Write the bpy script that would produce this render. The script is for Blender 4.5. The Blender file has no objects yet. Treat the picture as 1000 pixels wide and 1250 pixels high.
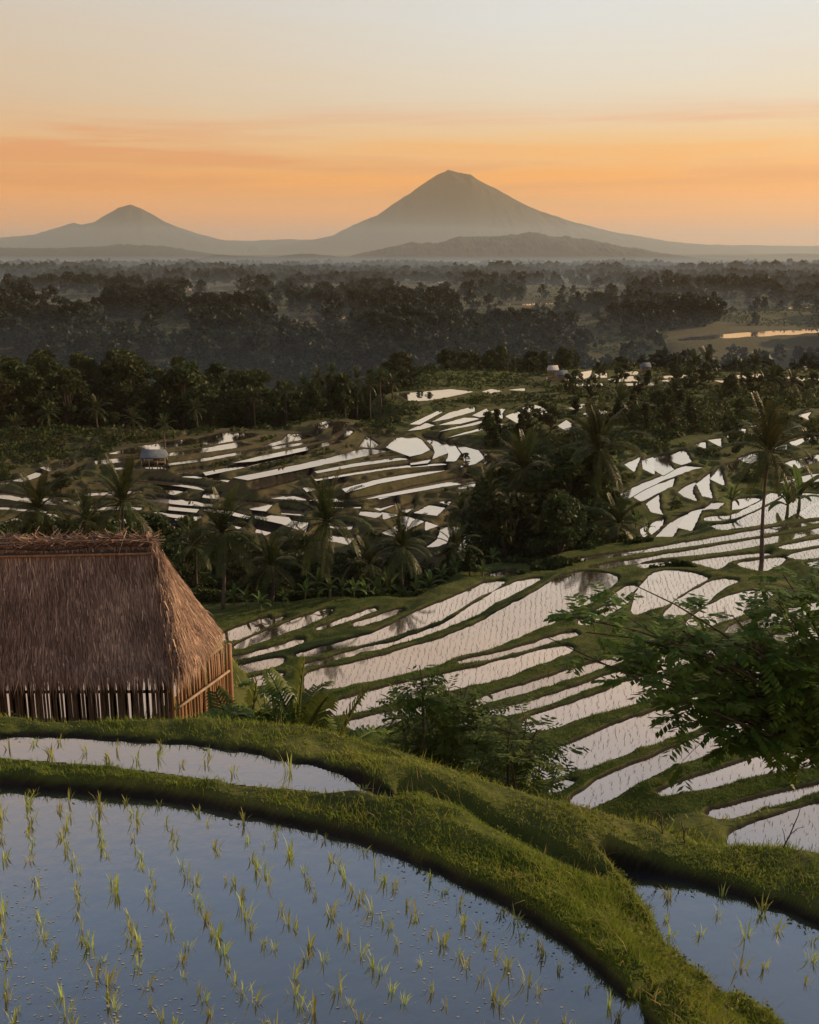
import bpy, math, random
import numpy as np
from mathutils import Vector, Matrix

random.seed(7); rng = np.random.default_rng(7)
SC = bpy.context.scene
COL = SC.collection
R = math.radians

# ------------------------------------------------------------------ camera
F = 1300.0; PITCH = R(14.16)
cd = bpy.data.cameras.new('camera'); cam = bpy.data.objects.new('camera', cd); COL.objects.link(cam)
cam.location = (0, 0, 0); cam.rotation_euler = (math.pi/2 - PITCH, 0, 0)
cd.sensor_fit = 'HORIZONTAL'; cd.sensor_width = 36.0; cd.lens = 36.0*F/1000.0
cd.clip_start = 0.1; cd.clip_end = 60000
SC.camera = cam
SC.view_settings.view_transform = 'Standard'; SC.view_settings.look = 'None'
SC.view_settings.exposure = 0.2; SC.view_settings.gamma = 1.0
SC.view_settings.use_curve_mapping = False
SC.render.engine = 'CYCLES'
SC.cycles.use_denoising = True
SC.cycles.max_bounces = 6; SC.cycles.diffuse_bounces = 3; SC.cycles.glossy_bounces = 3
SC.cycles.transmission_bounces = 3; SC.cycles.volume_bounces = 1; SC.cycles.transparent_max_bounces = 8
SC.cycles.use_fast_gi = False

# ------------------------------------------------------------------ sky and sun
SUN_AZ = R(66); SUN_EL = R(18)
w = bpy.data.worlds.new('World'); SC.world = w; w.use_nodes = True
nt = w.node_tree; nt.nodes.clear()
def N(nt, t, **kw):
    n = nt.nodes.new(t)
    for k, v in kw.items(): setattr(n, k, v)
    return n
def math_n(nt, op, a, b=None, clamp=False):
    n = N(nt, 'ShaderNodeMath', operation=op); n.use_clamp = clamp
    for i, v in enumerate((a, b)):
        if v is None: continue
        if isinstance(v, (int, float)): n.inputs[i].default_value = v
        else: nt.links.new(v, n.inputs[i])
    return n.outputs[0]
def ramp_n(nt, fac, stops, interp='LINEAR'):
    r = N(nt, 'ShaderNodeValToRGB'); r.color_ramp.interpolation = interp
    e = r.color_ramp.elements
    while len(e) < len(stops): e.new(0.5)
    for el, (p, c) in zip(e, stops):
        el.position = p; el.color = (*c, 1) if len(c) == 3 else c
    nt.links.new(fac, r.inputs[0]); return r.outputs[0]
def mix_n(nt, fac, a, b, mode='MIX'):
    m = N(nt, 'ShaderNodeMix', data_type='RGBA', blend_type=mode)
    for i, v in ((0, fac), (6, a), (7, b)):
        if isinstance(v, (int, float)): m.inputs[i].default_value = v
        elif isinstance(v, tuple): m.inputs[i].default_value = (*v, 1)
        else: nt.links.new(v, m.inputs[i])
    return m.outputs[2]
def build_world():
    L = nt.links.new
    tc = N(nt, 'ShaderNodeTexCoord'); sep = N(nt, 'ShaderNodeSeparateXYZ'); L(tc.outputs['Generated'], sep.inputs[0])
    el = math_n(nt, 'DIVIDE', math_n(nt, 'ARCSINE', sep.outputs[2]), math.pi/2)       # -1..1 over elevation
    az = math_n(nt, 'ARCTAN2', sep.outputs[0], sep.outputs[1])                          # 0 straight ahead
    # stretched high cloud
    cmb = N(nt, 'ShaderNodeCombineXYZ')
    L(math_n(nt, 'MULTIPLY', math_n(nt, 'ADD', az, 0.9), 1.7), cmb.inputs[0]); L(math_n(nt, 'MULTIPLY', el, 50.0), cmb.inputs[1])
    no = N(nt, 'ShaderNodeTexNoise'); no.inputs['Scale'].default_value = 1.35; no.inputs['Detail'].default_value = 7; no.inputs['Roughness'].default_value = 0.58
    no.inputs['Distortion'].default_value = 0.35
    L(cmb.outputs[0], no.inputs['Vector'])
    wob = math_n(nt, 'MULTIPLY', math_n(nt, 'SUBTRACT', no.outputs[0], 0.5), 0.045)
    el2 = math_n(nt, 'ADD', el, wob)
    d = lambda deg: max(0.0, deg/90.0)
    grad = ramp_n(nt, el2, [(d(0), SKY[0]), (d(1.6), SKY[1]), (d(3.1), SKY[2]), (d(4.6), SKY[3]), (d(6.8), SKY[4]), (d(11), SKY[5]),
                            (d(22), SKY[6]), (d(33), SKY[7]), (d(50), SKY[8]), (1.0, SKY[9])])
    # warmer away from the paler patch of sky to the right
    warm = math_n(nt, 'SMOOTHSTEP' if False else 'MULTIPLY', math_n(nt, 'SUBTRACT', 0.12, az), 1.3, clamp=True)
    hi = ramp_n(nt, el, [(d(2), (0, 0, 0)), (d(7), (1, 1, 1)), (d(16), (1, 1, 1)), (d(30), (0, 0, 0))])
    wf = math_n(nt, 'MULTIPLY', warm, hi)
    c2 = mix_n(nt, wf, grad, SKYWARM, 'MULTIPLY')
    # cloud streaks low over the horizon
    band = ramp_n(nt, el, [(d(0.8), (0, 0, 0)), (d(3.0), (1, 1, 1)), (d(5.2), (.8, .8, .8)), (d(7.5), (0, 0, 0))])
    cl = ramp_n(nt, no.outputs[0], [(0.47, (0, 0, 0)), (0.62, (1, 1, 1))])
    cf = math_n(nt, 'MULTIPLY', math_n(nt, 'MULTIPLY', cl, band), 0.85)
    c3 = mix_n(nt, cf, c2, SKYCLOUD)
    bg1 = N(nt, 'ShaderNodeBackground'); L(c3, bg1.inputs[0]); bg1.inputs[1].default_value = 1.0
    sk = N(nt, 'ShaderNodeTexSky', sky_type='NISHITA'); sk.sun_disc = False
    sk.sun_elevation = SUN_EL; sk.sun_rotation = SUN_AZ; sk.dust_density = 2.0; sk.air_density = 1.5
    bg2 = N(nt, 'ShaderNodeBackground'); L(sk.outputs[0], bg2.inputs[0]); bg2.inputs[1].default_value = NISHITA
    add = N(nt, 'ShaderNodeAddShader'); L(bg1.outputs[0], add.inputs[0]); L(bg2.outputs[0], add.inputs[1])
    out = N(nt, 'ShaderNodeOutputWorld'); L(add.outputs[0], out.inputs[0])
NISHITA = 0.012
SKY = [(.70, .27, .09), (.95, .29, .03), (.88, .32, .03), (.76, .45, .20), (.66, .575, .45), (.60, .62, .61),
       (.60, .48, .40), (.20, .275, .385), (.064, .112, .195), (.045, .08, .155)]
SKYWARM = (.84, .62, .44)
SKYCLOUD = (.70, .22, .045)
build_world()
sd = bpy.data.lights.new('sun', 'SUN'); sun = bpy.data.objects.new('sun', sd); COL.objects.link(sun)
sd.energy = 5.0; sd.angle = R(0.6); sd.color = (1.0, .68, .40)
sv = Vector((math.sin(SUN_AZ)*math.cos(SUN_EL), math.cos(SUN_AZ)*math.cos(SUN_EL), math.sin(SUN_EL)))
sun.rotation_euler = sv.to_track_quat('Z', 'Y').to_euler()

# ------------------------------------------------------------------ helpers
CP, SP = math.cos(PITCH), math.sin(PITCH)
def ray(px, py):
    cx = (px-500.0)/F; cy = (625.0-py)/F
    return cx, CP + cy*SP, -SP + cy*CP
def at_z(px, py, z):
    x, y, q = ray(px, py); t = z/q; return x*t, y*t
def at_Y(px, py, Y):
    x, y, q = ray(px, py); t = Y/y; return x*t, Y, q*t
def project(x, y, z):
    dep = y*CP - z*SP; up = y*SP + z*CP
    return 500 + F*x/dep, 625 - F*up/dep
def sstep(a, b, x):
    t = np.clip((x-a)/(b-a), 0, 1); return t*t*(3-2*t)
def vnoise(x, y, seed=0):
    xi = np.floor(x).astype(np.int64); yi = np.floor(y).astype(np.int64); xf = x-xi; yf = y-yi
    def h(a, b):
        n = (a*374761393 + b*668265263 + seed*974634777) & 0x7fffffff
        n = ((n ^ (n >> 13))*1274126177) & 0x7fffffff
        return ((n ^ (n >> 16)) & 0xffff)/65535.0
    u = xf*xf*(3-2*xf); v = yf*yf*(3-2*yf)
    return (h(xi, yi)*(1-u)+h(xi+1, yi)*u)*(1-v) + (h(xi, yi+1)*(1-u)+h(xi+1, yi+1)*u)*v - 0.5
def fbm(x, y, o=4, seed=0):
    r = 0; a = 1.0
    for i in range(o): r = r + a*vnoise(x*2**i, y*2**i, seed+i); a *= .5
    return r
def mesh_np(name, V, faces, mats=(), mi=None, smooth=False):
    """faces: list of int arrays (n,k)"""
    me = bpy.data.meshes.new(name)
    V = np.asarray(V, dtype=np.float32)
    me.vertices.add(len(V)); me.vertices.foreach_set('co', V.ravel())
    faces = [np.asarray(f, dtype=np.int32) for f in faces if len(f)]
    tot = sum(f.size for f in faces); n = sum(len(f) for f in faces)
    me.loops.add(tot); me.polygons.add(n)
    me.loops.foreach_set('vertex_index', np.concatenate([f.ravel() for f in faces]))
    sizes = np.concatenate([np.full(len(f), f.shape[1], np.int32) for f in faces])
    st = np.zeros(n, np.int32); st[1:] = np.cumsum(sizes)[:-1]
    me.polygons.foreach_set('loop_start', st)
    if mi is not None: me.polygons.foreach_set('material_index', np.asarray(mi, np.int32))
    if smooth: me.polygons.foreach_set('use_smooth', np.ones(n, bool))
    for m in mats: me.materials.append(m)
    me.update(calc_edges=True); me.validate()
    return me
def link(name, data, parent=None, **props):
    o = bpy.data.objects.new(name, data); COL.objects.link(o)
    if parent is not None: o.parent = parent
    for k, v in props.items(): o[k] = v
    return o
def thing(name, label, cat, loc=(0, 0, 0), rz=0.0, group=None, scale=1.0):
    o = link(name, None); o.location = loc; o.rotation_euler = (0, 0, rz); o.scale = (scale,)*3
    o.empty_display_size = .2
    o['label'] = label; o['category'] = cat
    if group: o['group'] = group
    return o
class MB:
    def __init__(s): s.v = []; s.q = []; s.t = []; s.n = 0
    def add(s, V, Q=None, T=None):
        V = np.asarray(V, float).reshape(-1, 3)
        if Q is not None and len(Q): s.q.append(np.asarray(Q)+s.n)
        if T is not None and len(T): s.t.append(np.asarray(T)+s.n)
        s.v.append(V); s.n += len(V)
    def tube(s, pts, rad, k=6, cap=True):
        pts = np.asarray(pts, float); n = len(pts); rad = np.broadcast_to(np.asarray(rad, float), (n,))
        tan = np.gradient(pts, axis=0); tan /= np.linalg.norm(tan, axis=1)[:, None]+1e-9
        ref = np.array([0, 0, 1.0]) if abs(tan[0, 2]) < .9 else np.array([1.0, 0, 0])
        V = []
        for i in range(n):
            a = np.cross(tan[i], ref); a /= np.linalg.norm(a)+1e-9; b = np.cross(a, tan[i])
            ang = np.arange(k)*2*np.pi/k
            V.append(pts[i]+rad[i]*(np.cos(ang)[:, None]*a+np.sin(ang)[:, None]*b))
        V = np.concatenate(V); Q = []
        for i in range(n-1):
            for j in range(k): Q.append((i*k+j, i*k+(j+1) % k, (i+1)*k+(j+1) % k, (i+1)*k+j))
        T = []
        if cap:
            for i in range(1, k-1): T.append((0, i+1, i)); T.append(((n-1)*k, (n-1)*k+i, (n-1)*k+i+1))
        s.add(V, Q, T)
    def box(s, lo, hi):
        (a, b, c), (d, e, f) = lo, hi
        s.add([(a, b, c), (d, b, c), (d, e, c), (a, e, c), (a, b, f), (d, b, f), (d, e, f), (a, e, f)],
              [(0, 3, 2, 1), (4, 5, 6, 7), (0, 1, 5, 4), (1, 2, 6, 5), (2, 3, 7, 6), (3, 0, 4, 7)])
    def mesh(s, name, mats=(), smooth=False):
        fs = []
        if s.q: fs.append(np.concatenate(s.q))
        if s.t: fs.append(np.concatenate(s.t))
        return mesh_np(name, np.concatenate(s.v), fs, mats, None, smooth)

# ------------------------------------------------------------------ materials
MAT = {}
def new_mat(name):
    m = bpy.data.materials.new(name); m.use_nodes = True; MAT[name] = m
    t = m.node_tree; b = t.nodes['Principled BSDF']; return m, t, b
def noise_col(t, scale, stops, detail=4, coord='Object', vec_scale=None, rough=.6, dist=0.0):
    tc = N(t, 'ShaderNodeTexCoord'); v = tc.outputs[coord]
    if vec_scale:
        mp = N(t, 'ShaderNodeMapping'); mp.inputs['Scale'].default_value = vec_scale; t.links.new(v, mp.inputs[0]); v = mp.outputs[0]
    n = N(t, 'ShaderNodeTexNoise'); n.inputs['Scale'].default_value = scale; n.inputs['Detail'].default_value = detail
    n.inputs['Roughness'].default_value = rough; n.inputs['Distortion'].default_value = dist
    t.links.new(v, n.inputs['Vector'])
    return ramp_n(t, n.outputs[0], stops), n.outputs[0]
def bump(t, b, h, strength, dist):
    bp = N(t, 'ShaderNodeBump'); bp.inputs['Strength'].default_value = strength; bp.inputs['Distance'].default_value = dist
    t.links.new(h, bp.inputs['Height']); t.links.new(bp.outputs[0], b.inputs['Normal'])
def leaf_mat(name, c1, c2, c3, scale=1.2, trans=.25, rough=.55, rnd=.5, coord='Object'):
    m, t, b = new_mat(name)
    col, _ = noise_col(t, scale, [(.25, c1), (.5, c2), (.75, c3)], 3, coord)
    oi = N(t, 'ShaderNodeObjectInfo')
    hs = N(t, 'ShaderNodeHueSaturation')
    t.links.new(col, hs.inputs['Color'])
    t.links.new(math_n(t, 'ADD', math_n(t, 'MULTIPLY', oi.outputs['Random'], .05), .475), hs.inputs['Hue'])
    t.links.new(math_n(t, 'ADD', math_n(t, 'MULTIPLY', oi.outputs['Random'], rnd), 1-rnd/2), hs.inputs['Value'])
    t.links.new(hs.outputs[0], b.inputs['Base Color']); b.inputs['Roughness'].default_value = rough
    b.inputs['Specular IOR Level'].default_value = .12
    tr = N(t, 'ShaderNodeBsdfTranslucent'); t.links.new(hs.outputs[0], tr.inputs[0])
    mx = N(t, 'ShaderNodeMixShader'); mx.inputs[0].default_value = trans
    t.links.new(b.outputs[0], mx.inputs[1]); t.links.new(tr.outputs[0], mx.inputs[2])
    t.links.new(mx.outputs[0], t.nodes['Material Output'].inputs[0])
    return m
def plain_mat(name, stops, scale=3, rough=.85, detail=5, vec_scale=None, bs=0, bd=.02, coord='Object', spec=.2):
    m, t, b = new_mat(name)
    col, h = noise_col(t, scale, stops, detail, coord, vec_scale)
    t.links.new(col, b.inputs['Base Color']); b.inputs['Roughness'].default_value = rough; b.inputs['Specular IOR Level'].default_value = spec
    if bs: bump(t, b, h, bs, bd)
    return m
leaf_mat('tree_leaf', (.022, .032, .012), (.038, .052, .018), (.060, .074, .024), .35)
leaf_mat('forest_leaf', (.016, .028, .022), (.027, .042, .034), (.042, .056, .040), .15, coord='Generated')
leaf_mat('palm_leaf', (.030, .042, .014), (.048, .062, .020), (.090, .095, .034), .6, .2, .42)
leaf_mat('banana_leaf', (.05, .085, .022), (.085, .13, .035), (.13, .17, .05), .9, .35, .4)
leaf_mat('near_leaf', (.055, .10, .020), (.10, .16, .030), (.17, .23, .05), 1.4, .45, .45)
leaf_mat('shrub_leaf', (.06, .095, .02), (.10, .14, .03), (.16, .19, .04), 1.6, .3, .5)
leaf_mat('rice_leaf', (.22, .26, .06), (.34, .37, .09), (.48, .46, .15), 2.2, .35, .5, .5)
leaf_mat('rice_leaf_far', (.045, .055, .028), (.07, .08, .035), (.10, .10, .045), .8, .2)
leaf_mat('grass_blade', (.12, .17, .022), (.21, .25, .034), (.34, .32, .062), 1.1, .35, .6, 0, 'Object')
leaf_mat('grass_far', (.060, .092, .016), (.105, .14, .024), (.17, .17, .04), .35, .25, .7, 0, 'Object')
leaf_mat('dry_blade', (.20, .18, .06), (.30, .25, .09), (.42, .34, .14), 2, .3, .6, 0)
leaf_mat('undergrowth_leaf', (.026, .040, .012), (.045, .062, .018), (.085, .085, .030), .12, .25, .7, 0)
plain_mat('bark', [(.3, (.035, .027, .02)), (.7, (.09, .072, .055))], 4, .9, 6, (3, 3, .7), .5, .02)
plain_mat('palm_trunk', [(.3, (.05, .042, .034)), (.7, (.12, .10, .08))], 3, .9, 6, (1, 1, 6), .5, .03)
plain_mat('stem_green', [(.3, (.06, .08, .03)), (.7, (.12, .13, .05))], 4, .6, 4, (2, 2, .6))
plain_mat('twig', [(.3, (.05, .038, .026)), (.7, (.10, .075, .05))], 8, .9)

def terrain_mat():
    m, t, b = new_mat('terrain_grass')
    g, h = noise_col(t, .9, [(.25, (.032, .050, .012)), (.45, (.056, .080, .018)), (.62, (.092, .11, .026)), (.8, (.12, .115, .036))], 8)
    s, h2 = noise_col(t, .7, [(.25, (.055, .038, .022)), (.5, (.10, .072, .042)), (.75, (.15, .11, .065))], 8)
    at = N(t, 'ShaderNodeAttribute'); at.attribute_name = 'soil'
    _, n3 = noise_col(t, .35, [(0, (0, 0, 0)), (1, (1, 1, 1))], 5)
    f = math_n(t, 'ADD', at.outputs['Fac'], math_n(t, 'MULTIPLY', math_n(t, 'SUBTRACT', n3, .5), .9), clamp=True)
    c = mix_n(t, f, g, s)
    at2 = N(t, 'ShaderNodeAttribute'); at2.attribute_name = 'mud_shade'
    mud_shade, _ = noise_col(t, 3, [(.3, (.012, .011, .009)), (.7, (.030, .026, .019))], 5)  # wet mud, darkened further with the bank faces' shade put into the colour
    c = mix_n(t, at2.outputs['Fac'], c, mud_shade)
    t.links.new(c, b.inputs['Base Color']); b.inputs['Roughness'].default_value = .95; b.inputs['Specular IOR Level'].default_value = .1
    bump(t, b, h, .8, .12)
terrain_mat()
def water_mat(name, base, lo, hi, rough, bs, bscale, bd, tintc=(.97, .97, .97)):
    m, t, b = new_mat(name)
    t.nodes.remove(b)
    mud_shade, _ = noise_col(t, .8, [(.3, base), (.7, tuple(c*1.7 for c in base))], 5)
    df = N(t, 'ShaderNodeBsdfDiffuse'); t.links.new(mud_shade, df.inputs[0])
    gl = N(t, 'ShaderNodeBsdfGlossy'); gl.inputs['Roughness'].default_value = rough
    gl.inputs['Color'].default_value = (*tintc, 1)
    fr = N(t, 'ShaderNodeLayerWeight'); fr.inputs[0].default_value = .5
    f = ramp_n(t, fr.outputs['Facing'], [(.2, (lo,)*3), (.95, (hi,)*3)])
    if 'mid' in name:
        oi = N(t, 'ShaderNodeObjectInfo'); _, pn = noise_col(t, .35, [(0, (0, 0, 0)), (1, (1, 1, 1))], 4)
        f = math_n(t, 'SUBTRACT', f, math_n(t, 'MULTIPLY', math_n(t, 'ADD', math_n(t, 'MULTIPLY', oi.outputs['Random'], .6), math_n(t, 'MULTIPLY', pn, .5)), .24), clamp=True)
    mx = N(t, 'ShaderNodeMixShader'); t.links.new(f, mx.inputs[0]); t.links.new(df.outputs[0], mx.inputs[1]); t.links.new(gl.outputs[0], mx.inputs[2])
    _, n = noise_col(t, bscale, [(0, (0, 0, 0)), (1, (1, 1, 1))], 3)
    bp = N(t, 'ShaderNodeBump'); bp.inputs['Strength'].default_value = bs; bp.inputs['Distance'].default_value = bd
    t.links.new(n, bp.inputs['Height']); t.links.new(bp.outputs[0], gl.inputs['Normal'])
    t.links.new(mx.outputs[0], t.nodes['Material Output'].inputs[0])
    return m
water_mat('water_near', (.022, .024, .028), .14, .99, .03, .16, 7, .012)
water_mat('water_mid', (.06, .047, .034), .66, .98, .05, .12, 5, .01, (1.0, .94, .87))

# ------------------------------------------------------------------ terrain data: flooded paddies traced as outlines
A = [  # big fan of paddies in the middle and at right
 [(258,781),(285,769),(328,753),(328,757),(290,774),(258,787)], [(282,779),(300,770),(346,753),(347,757),(305,776),(284,784)],
 [(288,789),(310,778),(340,765),(380,750),(404,742),(402,752),(360,768),(330,779),(305,788),(290,793)],
 [(388,767),(405,761),(430,752),(456,742),(457,746),(430,757),(405,765),(389,770)],
 [(282,803),(300,800),(345,787),(368,779),(368,785),(345,793),(320,799),(284,808)],
 [(432,761),(460,753),(490,743),(491,747),(465,757),(435,765)],
 [(281,815),(300,811),(330,806),(345,803),(340,812),(320,818),(300,823),(281,826)],
 [(364,798),(396,790),(424,782),(462,772),(490,757),(524,741),(552,731),(578,719),(594,711),(618,709),(604,720),(580,732),(558,744),(538,757),(500,770),(470,781),(440,787),(400,796),(366,803)],
 [(371,812),(400,805),(440,793),(480,785),(520,771),(552,758),(568,746),(600,726),(630,711),(658,705),(655,710),(620,728),(596,740),(580,752),(548,764),(524,773),(480,788),(440,797),(400,808),(372,816)],
 [(588,704),(628,694),(624,704),(596,706)],
 [(374,822),(400,816),(430,811),(460,803),(500,791),(540,780),(580,764),(612,746),(640,731),(670,714),(684,704),(706,698),(735,699),(756,705),(732,728),(706,744),(674,760),(644,772),(620,783),(584,798),(520,817),(480,826),(440,834),(400,842),(376,845)],
 [(742,733),(757,722),(772,714),(777,717),(762,729),(744,739)], [(708,757),(730,745),(760,731),(772,731),(735,753),(712,765)],
 [(778,722),(799,700),(815,697),(830,697),(850,701),(865,706),(845,718),(830,728),(815,739),(806,744),(790,745),(772,752)],
 [(812,750),(830,733),(850,720),(880,706),(904,709),(876,720),(858,740),(832,752),(812,758)],
 [(840,758),(864,742),(888,729),(915,722),(945,722),(925,740),(892,756),(856,768),(842,767)],
 [(895,763),(930,752),(1000,735),(1040,728),(1040,742),(1000,751),(930,768),(885,776)],
 [(900,790),(940,778),(1000,765),(1050,755),(1050,775),(1000,785),(940,800),(905,806)],
 [(868,641),(896,639),(912,631),(940,618),(966,604),(978,602),(1000,603),(1030,605),(1000,614),(960,634),(940,640),(900,645),(880,648)],
 [(966,634),(1000,613),(1040,605),(1040,628),(1000,631)],
 [(860,636),(864,630),(896,629),(936,610),(940,602),(958,602),(936,615),(900,634),(868,637)],
 [(892,618),(900,609),(928,607),(924,613),(896,626)],
 [(700,683),(740,678),(780,672),(800,669),(840,662),(880,655),(940,645),(975,640),(1010,634),(1010,637),(975,643),(940,652),(880,662),(840,667),(800,673),(780,676),(740,681),(702,686)],
 [(715,694),(750,687),(780,683),(800,679),(840,673),(900,662),(940,656),(976,651),(1010,643),(1040,640),(1040,646),(1010,650),(976,656),(940,664),(900,671),(860,677),(800,682),(770,689),(740,694)],
 [(842,686),(870,682),(900,678),(938,674),(938,679),(905,684),(888,685),(878,696),(862,692)], [(778,690),(800,687),(826,685),(822,690),(800,693),(782,693)],
 [(899,688),(940,682),(960,680),(950,690),(930,698),(912,694)], [(948,668),(1000,658),(1040,650),(1040,660),(1000,666),(965,672)],
 [(962,678),(1000,669),(1040,664),(1040,674),(1000,680),(976,685)], [(980,689),(1000,685),(1040,678),(1040,690),(1000,694)],
 [(560,807),(612,797),(650,786),(700,771),(705,776),(650,791),(612,802),(562,811)],
 [(400,862),(440,847),(480,838),(524,828),(570,818),(610,808),(646,799),(690,788),(700,793),(670,806),(640,817),(610,828),(570,838),(526,847),(480,857),(440,868),(402,876)],
 [(570,860),(600,849),(640,838),(676,826),(712,814),(760,799),(764,806),(720,821),(684,832),(640,846),(600,856),(572,866)],
 [(560,880),(600,869),(644,858),(688,846),(728,830),(760,819),(778,814),(778,820),(740,833),(704,846),(660,862),(600,877),(562,888)],
 [(644,878),(684,866),(732,848),(760,836),(788,827),(815,818),(815,836),(800,848),(780,857),(740,868),(700,878),(676,888),(640,894)],
 [(650,926),(662,920),(700,910),(728,897),(764,882),(790,873),(815,866),(850,858),(872,872),(840,894),(800,906),(760,920),(712,938),(668,952),(640,956)],
 [(668,963),(700,952),(690,961),(672,967)],
 [(700,978),(728,958),(760,942),(800,926),(840,908),(880,891),(930,875),(950,882),(920,898),(880,911),(840,928),(800,942),(780,953),(740,976),(705,990)],
 [(806,968),(840,955),(880,943),(920,929),(960,916),(1000,912),(1040,910),(1040,930),(986,938),(940,943),(888,954),(848,964),(812,972)],
 [(866,994),(900,986),(940,975),(974,967),(1000,960),(1040,952),(1040,956),(1000,965),(960,977),(920,989),(880,999)],
 [(890,1022),(925,1006),(960,996),(1000,984),(1050,972),(1050,1046),(1000,1050),(930,1048),(895,1036)],
 [(282,835),(330,822),(346,823),(322,837),(284,847)], [(286,856),(335,842),(372,852),(332,866),(296,876)],
 [(420,884),(470,872),(530,858),(555,860),(500,876),(440,894)], [(800,800),(850,790),(880,795),(840,812),(800,820)], [(830,850),(880,835),(960,812),(1040,795),(1040,812),(960,832),(880,855)],
]
B = [  # terraced slope on the far side, and the bowl below it
 [(132,554),(168,545),(208,539),(232,536),(245,541),(200,548),(160,554)], [(238,537),(272,528),(305,529),(318,531),(290,538),(258,543),(246,541)],
 [(116,563),(150,559),(171,556),(171,560),(150,564),(118,567)], [(202,554),(250,547),(288,540),(308,543),(280,548),(250,552),(202,557)],
 [(322,544),(346,537),(352,530),(384,529),(388,533),(350,540),(330,545)], [(286,565),(318,557),(362,548),(390,542),(412,537),(414,541),(390,546),(350,555),(310,563)],
 [(286,583),(318,577),(370,566),(406,558),(430,551),(445,548),(478,550),(450,556),(410,564),(362,574),(302,586)],
 [(308,594),(345,586),(380,578),(381,581),(346,590),(312,598)], [(372,596),(400,590),(418,586),(418,589),(400,594),(374,600)],
 [(420,597),(460,586),(520,575),(545,571),(545,573.5),(520,578.5),(460,590),(421,601)], [(460,606),(503,595),(573,581),(574,584),(503,598),(462,609)],
 [(250,577),(290,569),(330,561),(372,553),(372,555.5),(330,565),(290,572),(250,580)], [(330,605),(372,606),(420,609),(440,612),(420,612),(372,610),(332,608)], [(215,575),(245,571),(245,574),(216,578)], [(395,637),(430,640),(428,646),(398,643)], [(400,652),(432,656),(424,664),(402,660)],
 [(386,518),(402,513),(407,518),(392,526)], [(410,514),(423,516),(415,524),(407,531),(409,521)], [(426,524),(429,527),(418,537),(412,535)],
 [(441,545),(449,533),(460,543),(455,547)], [(472,546),(484,535),(503,532),(514,537),(524,549),(514,554),(501,557),(484,551)],
 [(518,533),(530,537),(541,545),(545,553),(529,560),(533,552),(530,544)], [(535,536),(554,545),(560,554),(554,563),(547,563),(550,554),(545,545)],
 [(557,542),(582,550),(589,559),(578,566),(564,570),(569,564),(567,554)], [(590,551),(599,562),(593,569),(594,561)], [(602,559),(606,564),(603,572)],
 [(501,563),(526,561),(520,565),(503,567)],
 [(456,620),(484,611),(486,614),(462,623)], [(487,623),(506,613),(502,622),(496,625)], [(508,626),(525,617),(542,619),(532,629)],
 [(467,625),(483,629),(470,634)], [(489,628),(505,631),(517,637),(500,646),(482,655),(467,651),(488,640)], [(521,636),(532,642),(521,648)],
 [(540,643),(556,643),(563,649),(549,660),(532,667),(524,668),(537,658)], [(570,647),(580,653),(573,665),(558,677),(566,662)], [(582,648),(594,653),(597,667),(582,679),(589,665)],
 [(539,613),(550,611),(546,616)], [(440,624),(465,627),(460,632),(441,628)],
 [(282,610),(334,615),(324,624),(308,622),(290,616)], [(345,621),(372,625),(371,629),(345,627)], [(310,627),(350,632),(362,647),(346,639),(314,632)],
 [(354,633),(374,638),(375,650)], [(314,641),(336,647),(324,653),(315,650)], [(284,637),(300,640),(292,646)], [(250,601),(266,602),(264,609),(250,607)],
 [(188,592),(234,597),(212,604),(190,600)], [(183,586),(220,589),(252,595),(250,598),(220,593),(184,590)], [(176,605),(204,608),(260,614),(259,619),(220,616),(180,611)],
 [(206,618),(242,621),(240,625),(208,622)], [(188,625),(216,627),(244,631),(240,635),(212,631)], [(186,636),(208,639),(219,648),(200,658),(206,648)], [(216,634),(236,640),(228,645)],
 [(-30,598),(0,601),(48,608),(98,612),(97,617),(48,615),(0,608),(-30,605)], [(18,587),(48,576),(50,580),(28,588)], [(50,571),(70,564),(86,561),(88,566),(76,573),(60,575)], [(90,575),(105,567),(97,574)],
 [(60,627),(84,631),(76,640),(64,642)], [(0,640),(20,632),(30,640),(10,650)], [(120,636),(150,630),(160,645),(130,655)],
]
def strip(pts, w=2.6):     # a long narrow terrace between two others
    up = [(x, y-w*.5*(.5 if i in (0, len(pts)-1) else 1)) for i, (x, y) in enumerate(pts)]; dn = [(x, y+w*.5*(.5 if i in (0, len(pts)-1) else 1)) for i, (x, y) in enumerate(pts)]
    return up+dn[::-1]
B += [strip(p, w_) for p, w_ in (([(206,567),(250,561),(300,552),(350,544.5),(388,538.5)], 2.4), ([(386,576.5),(430,568),(480,561),(498,559.5)], 2.6), ([(384,586),(430,578),(480,570.5),(545,566)], 2.4),
      ([(432,610),(480,603),(540,592.5),(582,588)], 2.6), ([(140,572),(180,570),(205,572.5)], 2.6), ([(100,623),(140,620),(172,621)], 3.2), ([(104,604),(140,602),(172,600)], 3.2), ([(0,620),(36,622),(56,625)], 3.4),
      ([(250,622),(280,626),(304,632)], 3.0), ([(222,581),(262,584),(282,588)], 2.4), ([(380,616),(410,618),(440,619)], 2.6), ([(560,596),(590,590),(606,584)], 2.6), ([(110,590),(150,588),(178,590)], 3.0), ([(0,590),(14,588.5)], 2.6))]
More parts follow.
